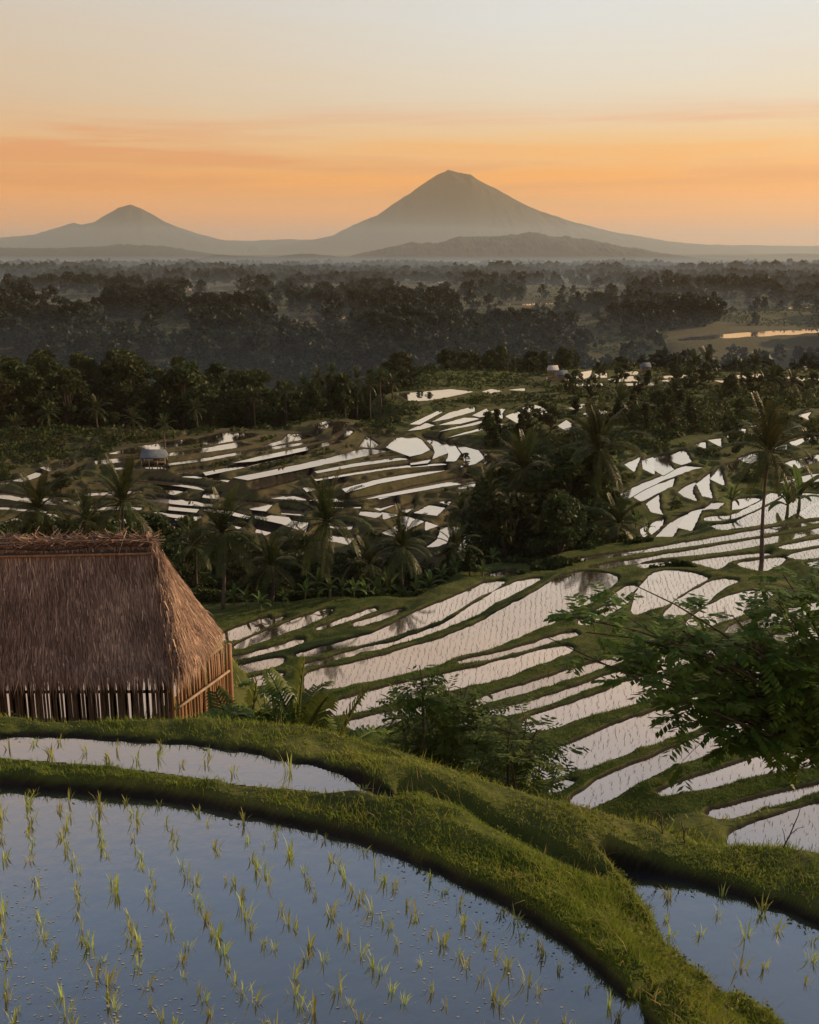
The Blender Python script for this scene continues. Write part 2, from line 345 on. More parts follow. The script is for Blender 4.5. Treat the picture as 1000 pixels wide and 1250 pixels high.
C = [
 [(484,481),(550,475),(578,478),(545,485),(520,489),(500,490),(492,484)], [(502,518),(536,502),(540,502),(510,518)], [(500,526),(522,516),(530,519),(512,524)],
 [(530,515),(550,504),(580,496),(578,502),(546,511)], [(538,519),(568,510),(588,510),(560,517)], [(579,507),(594,499),(598,507),(585,509)],
 [(538,527),(576,516),(608,510),(576,519)], [(548,534),(592,521),(622,515),(600,522)], [(600,502),(616,498),(611,505),(616,512)],
 [(640,498),(652,494),(660,497),(644,503)], [(619,508),(632,502),(640,510),(634,517)], [(652,509),(664,498),(674,499),(660,508)],
 [(713,505),(724,500),(740,500),(742,503),(730,507),(718,509)], [(694,498),(714,493),(728,493),(700,500)], [(683,520),(690,513),(704,523),(692,525)],
 [(668,461),(690,458),(688,463),(670,465)], [(690,464),(700,456),(722,452),(720,460),(700,466)], [(723,461),(728,456),(740,455),(741,461)], [(742,463),(770,459),(795,461),(790,465),(750,466)],
 [(690,469),(735,468),(736,471),(692,471)], [(755,455),(778,453),(780,457),(757,458)], [(760,468),(800,467),(800,470),(762,471)],
 [(804,465),(822,463),(820,466)], [(810,459),(846,457),(845,461),(812,462)], [(872,464),(888,465),(886,468)], [(900,458),(930,456),(928,461),(902,462)],
 [(956,459),(968,459),(966,463)], [(972,461),(984,458),(1010,458),(1010,466),(980,465)], [(978,473),(990,471),(988,474)], [(590,478),(600,475),(612,477),(600,480)], [(620,476),(640,474),(640,477)],
]
D = [
 [(765,567),(784,558),(776,566),(773,576)], [(786,562),(795,558),(796,570),(797,579),(787,572)], [(799,560),(813,554),(815,567),(820,573),(808,580),(803,575)],
 [(820,556),(834,549),(842,564),(831,567),(824,564)], [(760,603),(779,594),(808,582),(839,568),(856,570),(842,574),(808,586),(784,597),(762,610)],
 [(772,604),(796,595),(825,584),(818,594),(798,603),(782,612)], [(792,615),(802,604),(802,620),(806,628),(798,625)], [(830,601),(840,594),(848,588),(842,599),(848,612),(838,606)],
 [(853,591),(865,578),(863,594),(868,609),(861,606)], [(870,585),(881,571),(880,584),(883,593)], [(888,567),(896,565),(896,577)], [(860,623),(873,614),(881,614),(874,621)],
 [(784,646),(813,632),(806,641),(796,650),(788,657)], [(803,656),(822,638),(837,627),(825,644),(818,655)], [(830,644),(844,626),(856,620),(847,637),(842,648)],
 [(850,543),(859,539),(860,548)], [(866,537),(878,535),(879,546)], [(884,531),(893,529),(895,537)], [(900,524),(908,523),(909,529)], [(917,520),(932,517),(931,524)],
 [(966,540),(982,535),(980,539),(968,545)], [(986,535),(1000,530),(1010,530),(990,538)], [(945,546),(960,542),(958,549),(946,550)], [(976,507),(989,503),(984,509),(990,513)],
 [(900,560),(925,552),(940,556),(915,566)], [(960,565),(1000,555),(1030,552),(1000,562),(970,572)], [(950,590),(990,580),(1030,575),(1000,588)],
]
Fw = [[(822,414),(900,406),(960,403),(1010,400),(1010,405.5),(960,409),(900,412),(828,417)], [(262,466),(300,462),(310,467),(280,472)], [(330,455),(365,453),(366,457),(332,459)],
      [(700,388),(745,384),(765,389),(715,392)], [(40,363),(110,358),(125,362),(60,366)], [(225,352),(290,349),(300,353),(235,355)], [(880,376),(1000,374),(1010,377),(890,379)], [(330,388),(420,382),(440,388),(350,394)],
      [(560,372),(690,369),(695,371),(570,375)], [(120,395),(230,392),(235,394),(125,397)], [(-20,437),(30,433),(40,437),(0,442)], [(480,345),(560,343),(565,345),(490,348)], [(640,352),(760,350),(765,352),(650,355)]]
NEAR = [
 (-4.44, [(-260,945),(-100,955),(0,962),(150,971),(300,994),(400,1017),(500,1048),(600,1094),(680,1142),(735,1190),(785,1235),(805,1270),(830,1360),(400,1420),(-260,1420)]),
 (-4.37, [(-260,893),(0,900),(100,901),(200,906),(300,916),(400,939),(470,966),(500,985),(470,981),(400,968),(300,960),(200,944),(100,933),(0,926),(-260,918)]),
 (-4.75, [(728,1053),(800,1068),(870,1084),(940,1106),(1000,1128),(1200,1200),(1200,1400),(1040,1340),(955,1250),(885,1207),(838,1190),(815,1158),(790,1120),(762,1086)]),
]
def seg_dist(P, a, b):
    ab = b-a; t = np.clip(((P-a)@ab)/(ab@ab+1e-12), 0, 1); return np.linalg.norm(P-(a+t[:, None]*ab), axis=1)
def poly_sd(P, poly):
    d = np.full(len(P), 1e9); ins = np.zeros(len(P), bool); n = len(poly)
    x, y = P[:, 0], P[:, 1]
    for i in range(n):
        a = poly[i]; b = poly[(i+1) % n]
        d = np.minimum(d, seg_dist(P, a, b))
        c = (a[1] > y) != (b[1] > y)
        if c.any(): ins ^= c & (x < (b[0]-a[0])*(y-a[1])/(b[1]-a[1]+1e-12)+a[0])
    return d, ins
def chaikin(p):
    p = np.asarray(p, float); q = np.roll(p, -1, 0); o = np.empty((2*len(p), 2)); o[0::2] = .8*p+.2*q; o[1::2] = .2*p+.8*q; return o
def planeA(x, y): return -13.7 - .1*y + .08*x
def planeB(x, y): return -22.6 + .10*(y-100)
def planeC(x, y): return -20.2 - .01*(y-123)
def planeD(x, y): return -19.5 + .02*(y-71)
def pl(tab): xs, ys = zip(*tab); return lambda v: np.interp(v, xs, ys)
far_prof = [(180,-21.1),(200,-24),(225,-34),(300,-54),(380,-42),(450,-36),(600,-36),(1000,-39),(1500,-43),(2600,-52),(14000,-66)]
Pl = pl([(3,-5.2),(7.5,-5.4),(9,-6.6),(11,-8.4),(14,-9.2),(23,-9.5),(30,-14.2),(38,-17.4),(58,-20),(68,-24),(76,-25.6),(82,-24.6),(123,-20.4)] + far_prof)
Pr = pl([(3,-5.2),(6.5,-5.4),(8.5,-7.2),(10,-8.6),(16,-11.5),(24,-15.8),(30,-16.5),(45,-17.2),(71,-19.5),(95,-19),(108,-18.8),(130,-19.8)] + far_prof)
Pm = pl([(3,-5.2),(7.5,-5.4),(9,-6.8),(12,-9.5),(20,-13.2),(28,-16.4),(38,-17.6),(58,-20),(68,-24),(76,-25.6),(82,-24.6),(123,-20.4)] + far_prof)
def base_h(x, y):
    u = x/np.maximum(y, .1)
    t = sstep(.11, .20, u)
    tn = sstep(.0, .30, u)
    t = np.where(y < 45, tn, t)
    t0 = sstep(-.215, -.16, u)
    h = (Pl(y)*(1-t0)+Pm(y)*t0)*(1-t) + Pr(y)*t
    amp = .15 + np.clip((y-125)/60, 0, 1)*.8 + np.clip((y-200)/400, 0, 1)*5
    h = h - (1-sstep(-.05, .02, u))*(np.interp(y, [121, 134, 150, 190, 230, 300], [0, 4.5, 8, 7.5, 4, 0]))
    return h + amp*fbm(x/np.where(y < 200, 7.0, 60.0), y/np.where(y < 200, 7.0, 60.0), 3, 3)*np.where(y < 10, .1, 1)
POLY = []   # dicts: pts ground, z, region
def solve(px, py, plane):
    lo, hi = 5.0, 1500.0
    Y = np.linspace(lo, hi, 6000) if plane is base_h else None
    if plane is base_h:
        Y = np.geomspace(120, 3000, 4000); x, y, q = ray(px, py); t = Y/y
        d = q*t - base_h(x*t, Y); k = np.argmax(d < 0); return base_h(np.array([x*t[k]]), np.array([Y[k]]))[0]
    x, y, q = ray(px, py)       # plane linear: solve by two evaluations
    g = lambda t: q*t - plane(x*t, y*t)
    g0, g1 = g(0.0), g(1.0); return plane(x*(-g0/(g1-g0)), y*(-g0/(g1-g0)))
PAR = {'near': (.07, .10, .03, .9), 'A': (.11, .18, .10, 4.5), 'B': (.06, .22, .12, 8.0), 'C': (.06, .4, .2, 8.0), 'D': (.10, .25, .15, 7.0), 'F': (.5, 2.0, .6, 14.0)}
def add_poly(reg, pts, z=None, plane=None, n=1):
    p = chaikin(pts) if n else np.asarray(pts, float)
    if z is None: c = p.mean(0); z = float(solve(c[0], c[1], plane))
    g = np.array([at_z(a, b, z) for a, b in p]); POLY.append(dict(p=g, z=z, reg=reg, px=p))
for z, p in NEAR: add_poly('near', p, z, n=2)
for p in A: add_poly('A', p, plane=planeA)
for p in B: add_poly('B', p, plane=planeB, n=0)
for p in C: add_poly('C', p, plane=planeC, n=0)
for p in D: add_poly('D', p, plane=planeD, n=0)
for p in Fw: add_poly('F', p, plane=base_h)
POLY.append(dict(p=np.array([(-12., 21.6), (-5.6, 21.2), (-5.2, 23.0), (-6.5, 25.5), (-12, 25.0)]), z=-10.0, reg='A'))  # added pond behind the hut; its sky reflection brightens the wall gaps
def settle():      # neighbours whose level shapes would run into each other are brought closer in level
    for it in range(14):
        hit = 0
        for i in range(3, len(POLY)):
            a = POLY[i]
            if a['reg'] == 'F': continue
            alo, ahi = a['p'].min(0)-.4, a['p'].max(0)+.4
            for j in range(i+1, len(POLY)):
                b = POLY[j]
                if 'px' not in b or 'px' not in a or b['reg'] == 'F' or abs(a['z']-b['z']) < .02: continue
                lo = np.maximum(alo, b['p'].min(0)); hi = np.minimum(ahi, b['p'].max(0))
                if (hi <= lo).any(): continue
                d1, i1 = poly_sd(b['p'], a['p']); d2, i2 = poly_sd(a['p'], b['p'])
                gap = -1 if (i1.any() or i2.any()) else min(d1.min(), d2.min())
                if gap < .35:
                    hit += 1; m = .5*(a['z']+b['z'])
                    for q in (a, b):
                        q['z'] += .3*(m-q['z']); q['p'] = np.array([at_z(u, v, q['z']) for u, v in q['px']])
        if not hit: break
# edge of the upper bench on which the near paddies lie
EDGE = [(-400,868,-4.30),(-150,874,-4.30),(0,878,-4.30),(150,881,-4.30),(280,881,-4.31),(350,888,-4.33),(420,900,-4.36),(500,920,-4.40),(560,941,-4.43),(620,966,-4.48),(680,982,-4.52),(760,1003,-4.57),(850,1022,-4.62),(1000,1043,-4.64),(1200,1070,-4.66),(1400,1090,-4.66)]
_eu = []; _ey = []; _ez = []
for px, py, z in EDGE:
    X, Y = at_z(px, py, z); _eu.append(X/Y); _ey.append(Y); _ez.append(z)
DITCH = np.array([at_z(px, py, -4.52) for px, py in [(500,986),(560,1000),(620,1018),(680,1038),(726,1055)]])
settle()
def outset(p, e):
    ar = 0.5*np.sum(p[:, 0]*np.roll(p[:, 1], -1)-np.roll(p[:, 0], -1)*p[:, 1]); s = 1 if ar > 0 else -1
    t = np.roll(p, -1, 0)-np.roll(p, 1, 0); t /= np.linalg.norm(t, axis=1)[:, None]+1e-9
    return p + s*e*np.stack([t[:, 1], -t[:, 0]], 1)
for q in POLY:
    if 'px' in q and q['reg'] in 'ABCD':
        p = q['p']; e = np.roll(p, -1, 0); area = abs(.5*np.sum(p[:, 0]*e[:, 1]-e[:, 0]*p[:, 1])); per = np.linalg.norm(e-p, axis=1).sum()
        q['p'] = outset(p, .10 if q['reg'] == 'A' else (.15 if 2*area/per < 1.1 else .02))
DITCH2 = np.array([at_z(px, py, -4.6) for px, py in [(770,1262),(812,1222),(850,1203),(900,1190)]])
def height(x, y, full=False):
    x = np.asarray(x, float); y = np.asarray(y, float); n = len(x); P = np.stack([x, y], 1)
    W = np.zeros(n); Z = np.zeros(n); Z2 = np.zeros(n); znear = np.zeros(n)
    u = x/np.maximum(y, .1); ye = np.interp(u, _eu, _ey); ze = np.interp(u, _eu, _ez)
    dmin = np.full(n, 1e9); reg = np.full(n, -1); inside = np.full(n, -1); din = np.zeros(n)
    crest = np.zeros(n); cw = np.ones(n); rr = np.ones(n)
    regs = list(PAR)
    wob = fbm(x*1.3, y*1.3, 3, 11)
    for k, q in enumerate(POLY):
        c, wd, eps, rad = PAR[q['reg']]; lo = q['p'].min(0)-rad; hi = q['p'].max(0)+rad
        m = np.nonzero((x > lo[0]) & (x < hi[0]) & (y > lo[1]) & (y < hi[1]))[0]
        if not len(m): continue
        d, ins = poly_sd(P[m], q['p'])
        wobm = (wob[m]+(.8*fbm(x[m]*5, y[m]*5, 2, 15) if q['reg'] == 'near' else 0))*({'near': .06, 'A': .12, 'B': .2, 'C': .2, 'D': .2, 'F': .5}[q['reg']])
        do = np.where(ins, 0, np.maximum(d + wobm, 0))
        wgt = 1/(do+eps)**2.2*sstep(rad, rad*.6, d*(~ins))
        W[m] += wgt; Z[m] += wgt*q['z']; Z2[m] += wgt*np.maximum(ze[m]-.02, q['z']+(.05 if k == 1 else .10))
        b = do < dmin[m]; mm = m[b]
        dmin[mm] = do[b]; znear[mm] = q['z']; reg[mm] = regs.index(q['reg']); crest[mm] = c; cw[mm] = wd; rr[mm] = rad
        i2 = m[ins]; inside[i2] = k; din[i2] = d[ins]
    B0 = base_h(x, y)
    hb = np.where(W > 0, Z/np.maximum(W, 1e-9), B0)
    bl = np.where(W > 0, sstep(.25, .95, dmin/rr), 1.0)
    near_zone = y < 12
    h = hb*(1-bl) + B0*bl
    h = h + crest*sstep(0, 1, dmin/cw)*(1-bl)
    h = h + np.where(inside < 0, 1, 0)*wob*np.where(near_zone, .05, np.where(y > 60, .03, .08))*sstep(0, .3, dmin)
    # near bench: keep level up to its edge, then fall away
    nz = near_zone
    if nz.any():
        wn = np.where(W > 0, 1.0, 0)
        b2 = sstep(.35, .86, dmin); h2 = Z2/np.maximum(W, 1e-9); h2 = h2-(h2-znear-.01)*(1-sstep(0, .085, dmin)); hn = np.where(W > 0, h2*(1-b2)+ze*b2, ze)
        past = y-ye
        nb = sstep(-.45, -.05, past)*sstep(.05, .25, dmin)
        top = hn*(1-nb) + (ze)*nb
        dd = np.full(n, 9.0)
        for i in range(len(DITCH)-1): dd = np.minimum(dd, seg_dist(P, DITCH[i], DITCH[i+1]))
        d3 = np.full(n, 9.0)
        for i in range(len(DITCH2)-1): d3 = np.minimum(d3, seg_dist(P, DITCH2[i], DITCH2[i+1]))
        top = top - .11*(1-sstep(.02, .11, d3))
        top = top - .13*(1-sstep(.03, .16, dd)) + .05*sstep(.12, .3, dd)*(1-sstep(.4, .7, dd))
        top = top + wob*.07*sstep(.02, .3, dmin) + .035*fbm(x*5, y*5, 3, 5)*sstep(.02, .1, dmin)
        fall = ze - .02 - 1.15*np.maximum(past, 0)**1.15
        hh = np.where(past <= 0, top, np.maximum(fall + wob*.1, B0*np.ones(n)-.0))
        hh = np.where(past > 0, np.minimum(hh, ze + wob*.05), hh)
        tb = sstep(10.2, 11.8, y)
        h = np.where(nz, hh*(1-tb)+np.minimum(h, ze)*tb, h)
    # little benches on the slopes of the terraces
    st = .42; fr = (h+wob*.25)/st; fl = np.floor(fr); hq = st*(fl+sstep(.62, .95, fr-fl))
    kq = np.where((y > 78) & (y < 186), 1.0, 0.0)*sstep(.35, .8, dmin)*.85
    h = h*(1-kq)+hq*kq
    z_in = np.array([q['z'] for q in POLY])
    dep = np.where(nz, np.minimum(.14, din*2.5), np.minimum(.3, din*.9))
    h = np.where(inside >= 0, z_in[inside]-dep-.01, h)
    if full: return h, dmin, reg, inside, (y-ye)
    return h
def ground_z(x, y): return float(height(np.array([x]), np.array([y]))[0])

# ------------------------------------------------------------------ ground sheet
def grid(us, ys):
    U, Yg = np.meshgrid(us, ys); X = (U*Yg).ravel(); Yv = Yg.ravel()
    h, dm, reg, ins, past = height(X, Yv, True)
    nr, nc = len(ys), len(us); i = np.arange((nr-1)*(nc-1)); r = i//(nc-1); c = i % (nc-1); a = r*nc+c
    Q = np.stack([a, a+1, a+nc+1, a+nc], 1)
    soil = np.full(len(X), .12); soil[reg == 2] = .62; soil[reg == 4] = .25; soil[reg == 3] = .3
    soil = np.where(Yv > 190, .45, soil)
    soil = np.where(reg == 5, .6, soil)
    wet = np.where(reg == 0, .045, np.where(reg == 1, .12, np.where(reg >= 2, .2, 0)))
    mud_shade = np.where(ins >= 0, 1.0, np.where(reg >= 0, 1-sstep(wet*.6, wet*1.3, dm), 0)*np.where(reg == 5, 0, 1))  # band above the waterline: wet mud plus painted shade of the face
    return np.stack([X, Yv, h], 1), Q, soil, mud_shade
VV = []; QQ = []; SS = []; MM = []; off = 0
for us, ys in ((np.linspace(-.62, .62, 560), np.geomspace(3.2, 10.5, 420)), (np.linspace(-.64, .64, 220), np.geomspace(10.48, 26.05, 110)),
               (np.linspace(-.46, .46, 470), np.geomspace(26, 190.2, 690)), (np.linspace(-.66, .66, 150), np.geomspace(190, 3000, 150)),
               (np.linspace(-.9, .9, 60), np.geomspace(2990, 13500, 30))):
    v, q, s, mu = grid(us, ys); VV.append(v); QQ.append(q+off); SS.append(s); MM.append(mu); off += len(v)
me = mesh_np('ground', np.concatenate(VV), [np.concatenate(QQ)], [MAT['terrain_grass']], None, True)
for nm, arr in (('soil', SS), ('mud_shade', MM)):
    a = me.attributes.new(nm, 'FLOAT', 'POINT'); a.data.foreach_set('value', np.concatenate(arr).astype(np.float32))
link('ground', me, kind='structure', label='terraced hillsides and wooded plain running out to the hills')

# water sheets: one for each flooded paddy and the pond added behind the hut
for q in POLY:
    e = {'near': .035, 'A': .10, 'B': .07, 'C': .1, 'D': .07, 'F': .8}[q['reg']]
    p = outset(q['p'], e); m = bpy.data.meshes.new('paddy_water')
    m.from_pydata([(a, b, q['z']) for a, b in p], [], [list(range(len(p)))]); m.validate()
    if m.polygons and m.polygons[0].normal.z < 0: m.flip_normals()
    m.materials.append(MAT['water_near' if q['reg'] == 'near' else 'water_mid'])
    link('paddy_water', m, kind='structure')

# ------------------------------------------------------------------ hills and mountains
def rock_mat(name, a, b_, sc):
    return plain_mat(name, [(.3, a), (.7, b_)], sc, .95, 8)
rock_mat('mountain_slope', (.020, .024, .018), (.040, .042, .032), .004)
rock_mat('hill_forest', (.014, .022, .020), (.026, .038, .034), .02)
def skyline_pts(tab, Y):
    xs = []; hs = []
    for px, py in tab: x, _, z = at_Y(px, py, Y); xs.append(x); hs.append(z)
    return np.array(xs), np.array(hs)
def make_mountain(name, tab, peak_px, Y, label, base=-62, gul=1.0, mat='mountain_slope', n=420, cat='mountain', squash=1.0):
    xs, hs = skyline_pts(tab, Y); hs = hs-base
    pk = int(np.argmax(hs)); x0 = xs[pk]
    rl = xs[pk]-xs[0]; rr = xs[-1]-xs[pk]; rm = max(rl, rr)
    gx = np.linspace(xs[0], xs[-1], n); gy = np.linspace(-rm*squash, rm*squash, int(n*.7))
    X, Yv = np.meshgrid(gx, gy); dx = X-x0; dy = Yv/squash
    P0 = np.interp(X, xs, hs); far = np.abs(dy)/rm
    H = P0*np.exp(-(far/.36)**2)*(1-.25*far)
    fade = np.clip(far/.035, 0, 1)
    rv = np.abs(fbm(X/rm*9+dy/rm*1.5, dy/rm*2.2, 4, 21))
    H = H*(1-gul*.30*fade*rv*np.clip(1.3-H/hs.max(), .25, 1)) + gul*hs.max()*.014*fbm(X/rm*34, dy/rm*34, 3, 31)*np.clip(H/hs.max()*3, 0, 1)
    V = np.stack([X.ravel(), (Y+Yv).ravel(), (base-4+H).ravel()], 1)
    nr, nc = X.shape; i = np.arange((nr-1)*(nc-1)); r = i//(nc-1); c = i % (nc-1); a = r*nc+c
    me = mesh_np(name, V, [np.stack([a, a+1, a+nc+1, a+nc], 1)], [MAT[mat]], None, True)
    o = link(name, me, kind='structure', label=label); return o
make_mountain('mountain', [(330,300),(380,292),(405,287),(430,274),(445,268),(460,262),(480,248),(500,235),(520,221),(535,211),(547,206),(560,209),(575,212),(590,221),(615,235),(640,248),(670,260),(700,270),(760,284),(820,294),(900,301)], 547, 7000,
              'tall hazy volcano cone with a blunt peak behind the plain', squash=.55)
make_mountain('mountain', [(-140,300),(-40,291),(0,289),(40,286),(70,277),(90,270.5),(100,273),(115,270),(130,261),(145,252),(160,248.5),(172,253),(185,260),(200,269),(215,275),(240,284),(270,291),(310,298)], 160, 7000,
              'lower hazy mountain with a small shoulder to the left of the volcano', squash=.55)
def make_ridge(tab, Y, depth, label, base=-45, rough=7.0, seed=0, n=900, bump_w=40.0):
    xs, hs = skyline_pts(tab, Y)
    gx = np.linspace(xs[0], xs[-1], n); gy = np.linspace(-depth, depth, 60)
    top = np.interp(gx, xs, hs)-base
    X, Yv = np.meshgrid(gx, gy); f = np.clip(1-np.abs(Yv)/depth, 0, 1); f = f*f*(3-2*f)
    H = top[None, :]*f*(1+.25*fbm(X/400, Yv/400, 3, seed)*(1-f)) + rough*fbm(X/bump_w, Yv/bump_w, 3, seed+5)*np.clip(top[None, :]*f/30, 0, 1) + 7*(np.abs(vnoise(X/13, Yv/13, seed+9))+.6*vnoise(X/7, Yv/9, seed+4))*np.clip(top[None, :]*f/25, 0, 1)
    V = np.stack([X.ravel(), (Y+Yv).ravel(), (base-3+H).ravel()], 1)
    nr, nc = X.shape; i = np.arange((nr-1)*(nc-1)); r = i//(nc-1); c = i % (nc-1); a = r*nc+c
    me = mesh_np('hill', V, [np.stack([a, a+1, a+nc+1, a+nc], 1)], [MAT['hill_forest']], None, True)
    return link('hill', me, kind='structure', label=label)
make_ridge([(350,322),(400,318),(440,309),(480,301),(510,296),(535,297),(560,290),(590,288),(620,287),(640,284),(655,284),(670,287),(700,290),(725,293),(750,300),(790,306),(830,312),(880,318),(940,323)], 3900, 700, 'long wooded hill in front of the volcano', -48, 13, 3, 900, 55)
make_ridge([(-120,312),(-40,305),(0,303),(60,303),(110,301),(160,299),(200,301),(230,306),(260,311),(290,316),(330,322)], 4200, 650, 'low blue wooded ridge under the left mountain', -48, 9, 8, 700, 60)
make_ridge([(230,318),(265,310),(300,312),(330,313),(370,309),(400,311),(430,315),(470,320)], 3400, 450, 'small blue hill between the two ridges', -44, 8, 12, 500, 50)
make_ridge([(-250,294),(-100,291),(0,290),(150,292),(300,293),(380,292),(500,294),(620,295),(700,296),(850,298.5),(1000,300),(1250,301)], 7700, 250, 'faint far range along the horizon', -62, 8, 19, 700, 120)
make_ridge([(760,322),(820,316),(880,311),(930,313),(980,309),(1040,311),(1120,318)], 4800, 650, 'faint low hill on the plain to the right of the volcano', -50, 8, 15, 500, 60)

# ------------------------------------------------------------------ trees
def rand_unit(n):
    v = rng.normal(size=(n, 3)); return v/np.linalg.norm(v, axis=1)[:, None]
def leaf_diamonds(c, size, aspect=.45, up=.0, drop=0.0):
    n = len(c); a = rand_unit(n); a[:, 2] = a[:, 2]*(1-up) - drop; a /= np.linalg.norm(a, axis=1)[:, None]
    b = np.cross(a, rand_unit(n)); b /= np.linalg.norm(b, axis=1)[:, None]+1e-9
    s = np.asarray(size)*rng.uniform(.6, 1.3, n); s = s[:, None]
    V = np.stack([c+a*s, c+b*s*aspect, c-a*s, c-b*s*aspect], 1).reshape(-1, 3)
    return V, np.arange(4*n).reshape(n, 4)
def tree_meshes(seed, shape, nleaf, leaf, H=10.0, mat='tree_leaf'):
    """a 10 m tree: returns trunk mesh, crown mesh"""
    r = random.Random(seed)
    wide = {'round': .34, 'tall': .22, 'spread': .44, 'loose': .36}[shape]*H
    z0 = {'round': .16, 'tall': .12, 'spread': .36, 'loose': .15}[shape]*H
    nc = {'round': 27, 'tall': 22, 'spread': 20, 'loose': 19}[shape]
    cl = []
    for i in range(nc):
        ang = r.uniform(0, 6.283); q = math.sqrt(r.uniform(.03, 1)); t = r.uniform(0, 1)
        prof = math.sin(math.pi*(.12+.83*t))**.7 if shape != 'tall' else (1-t*.75)
        z = z0 + (H*.93-z0)*t
        cl.append((wide*q*prof*math.cos(ang), wide*q*prof*math.sin(ang), z, H*r.uniform(.07, .135)))
    pts = []
    for (x, y, z, cr) in cl:
        n = int(nleaf/nc*(cr/(H*.1))**1.3); d = rand_unit(n)*(rng.uniform(.25, 1.05, n)**.5)[:, None]*cr
        d[:, 2] *= .75; pts.append(np.array([x, y, z])+d)
    pts = np.concatenate(pts); V, Q = leaf_diamonds(pts, leaf, .5, .3)
    crown = mesh_np('crown', V, [Q], [MAT[mat]])
    mb = MB(); tx, ty = r.uniform(-.3, .3), r.uniform(-.3, .3)
    top = H*.72
    mb.tube([(0, 0, -1.0), (0, 0, 0), (tx, ty, top*.4), (tx*1.5, ty*.5, top*.75), (tx, ty*1.3, top)], [H*.028, H*.024, H*.017, H*.011, H*.004], 7)
    for (x, y, z, cr) in cl:
        zb = max(z*.45, H*.15)*r.uniform(.8, 1.1); zb = min(zb, z*.9)
        mb.tube([(tx*zb/top, ty*zb/top, zb), (x*.45, y*.45, zb+(z-zb)*.55), (x, y, z)], [H*.009, H*.006, H*.002], 5)
    return mb.mesh('trunk', [MAT['bark']], True), crown
TREES = {s: [tree_meshes(i*10+j, s, 2600, .32) for j in range(3)] for i, s in enumerate(('round', 'tall', 'spread', 'loose'))}
def put_tree(px, ytop, Y, shape, label, group=None, name='broadleaf_tree', vi=None, hmin=2.5, hmax=16, wid=None):
    x, _, zt = at_Y(px, ytop, Y); g = ground_z(x, Y); h = min(max(zt-g, hmin), hmax)
    tr, cr = TREES[shape][random.randrange(3) if vi is None else vi]
    o = thing(name, label, 'tree', (x, Y, g-.05), random.uniform(0, 6.28), group, h/10.0)
    if wid: o.scale = (h/10*wid, h/10*wid, h/10)
    link('trunk', tr, o); link('crown', cr, o); return o

# coconut palms
def frond_mesh(elev, L=4.2, npair=34, droop=1.5, width=.095, seed=0, ll=.78):
    r = random.Random(seed); n = 14; p = np.zeros((n, 3)); ang = elev
    for i in range(1, n):
        ang = elev - droop*(i/(n-1))**1.4; p[i] = p[i-1] + np.array([math.cos(ang), 0, math.sin(ang)])*L/(n-1)
    mb = MB(); mb.tube(p, np.linspace(.05, .012, n), 4)
    tw = r.uniform(-.25, .25)
    for i in range(npair):
        t = .10+.88*i/(npair-1); k = t*(n-1); a = int(min(k, n-2)); f = k-a; c = p[a]*(1-f)+p[a+1]*f; tan = p[a+1]-p[a]; tan /= np.linalg.norm(tan)
        up = np.array([-tan[2], 0, tan[0]]); l = ll*(math.sin(math.pi*(.12+.80*t))**.6)
        for s in (-1, 1):
            side = np.array([0, s, 0]); dirv = side*.80 + tan*.62 + up*(.22+tw*s+r.uniform(-.15, .15)); dirv /= np.linalg.norm(dirv)
            mid = c + dirv*l*.55; end = c + dirv*l*.92 + np.array([0, 0, -.34*l])
            wv = tan*width*.5
            mb.add([c-wv*.6, c+wv*.6, mid+wv, mid-wv, end], [(0, 1, 2, 3)], [(3, 2, 4)])
    return mb.mesh('frond', [MAT['palm_leaf']])
FR = [[frond_mesh(R(e), 4.2, 34, d, seed=i*3+j) for j in range(2)] for i, (e, d) in enumerate(((84, .35), (68, .8), (48, 1.15), (24, 1.25), (-4, 1.1), (-38, .7)))]
mb = MB(); zz = np.linspace(0, 1, 12); mb.tube(np.stack([.25*np.sin(zz*2.2), .12*np.sin(zz*3), zz], 1), .17-.075*zz**.6, 8); PT = mb.mesh('trunk', [MAT['palm_trunk']], True)
PTOP = np.array([.25*math.sin(2.2), .12*math.sin(3), 1])
mb = MB()
for i in range(9):
    a = i*2.4; c = np.array([.2*math.cos(a), .2*math.sin(a), -.12-.05*(i % 3)])
    mb.tube([c+(0, 0, .12), c+(0, 0, .08), c, c-(0, 0, .09), c-(0, 0, .12)], [.03, .09, .12, .08, .02], 6)
PN = mb.mesh('coconut_bunch', [MAT['stem_green']], True)
def palm_set(seed, n):
    r = random.Random(seed); out = []
    for i in range(n):
        t = i/(n-1); k = min(5, int(t*5.99)); out.append((k, r.randrange(2), i*2.399+r.uniform(-.25, .25), r.uniform(.82, 1.1), r.uniform(-.25, .25)))
    return out
def joined_crown(seed, n):
    V = []; fs4 = []; fs3 = []; off = 0
    for k, v, az, s, roll in palm_set(seed, n):
        m = FR[k][v]; co = np.empty(len(m.vertices)*3, np.float32); m.vertices.foreach_get('co', co); co = co.reshape(-1, 3)*s
        M = np.array((Matrix.Rotation(az, 3, 'Z') @ Matrix.Rotation(roll, 3, 'X'))); V.append(co@M.T)
        for p in m.polygons:
            (fs4 if len(p.vertices) == 4 else fs3).append([i+off for i in p.vertices])
        off += len(co)
    return mesh_np('crown', np.concatenate(V), [np.array(fs4), np.array(fs3)], [MAT['palm_leaf']])
JC = [joined_crown(s, 22) for s in (1, 2)]
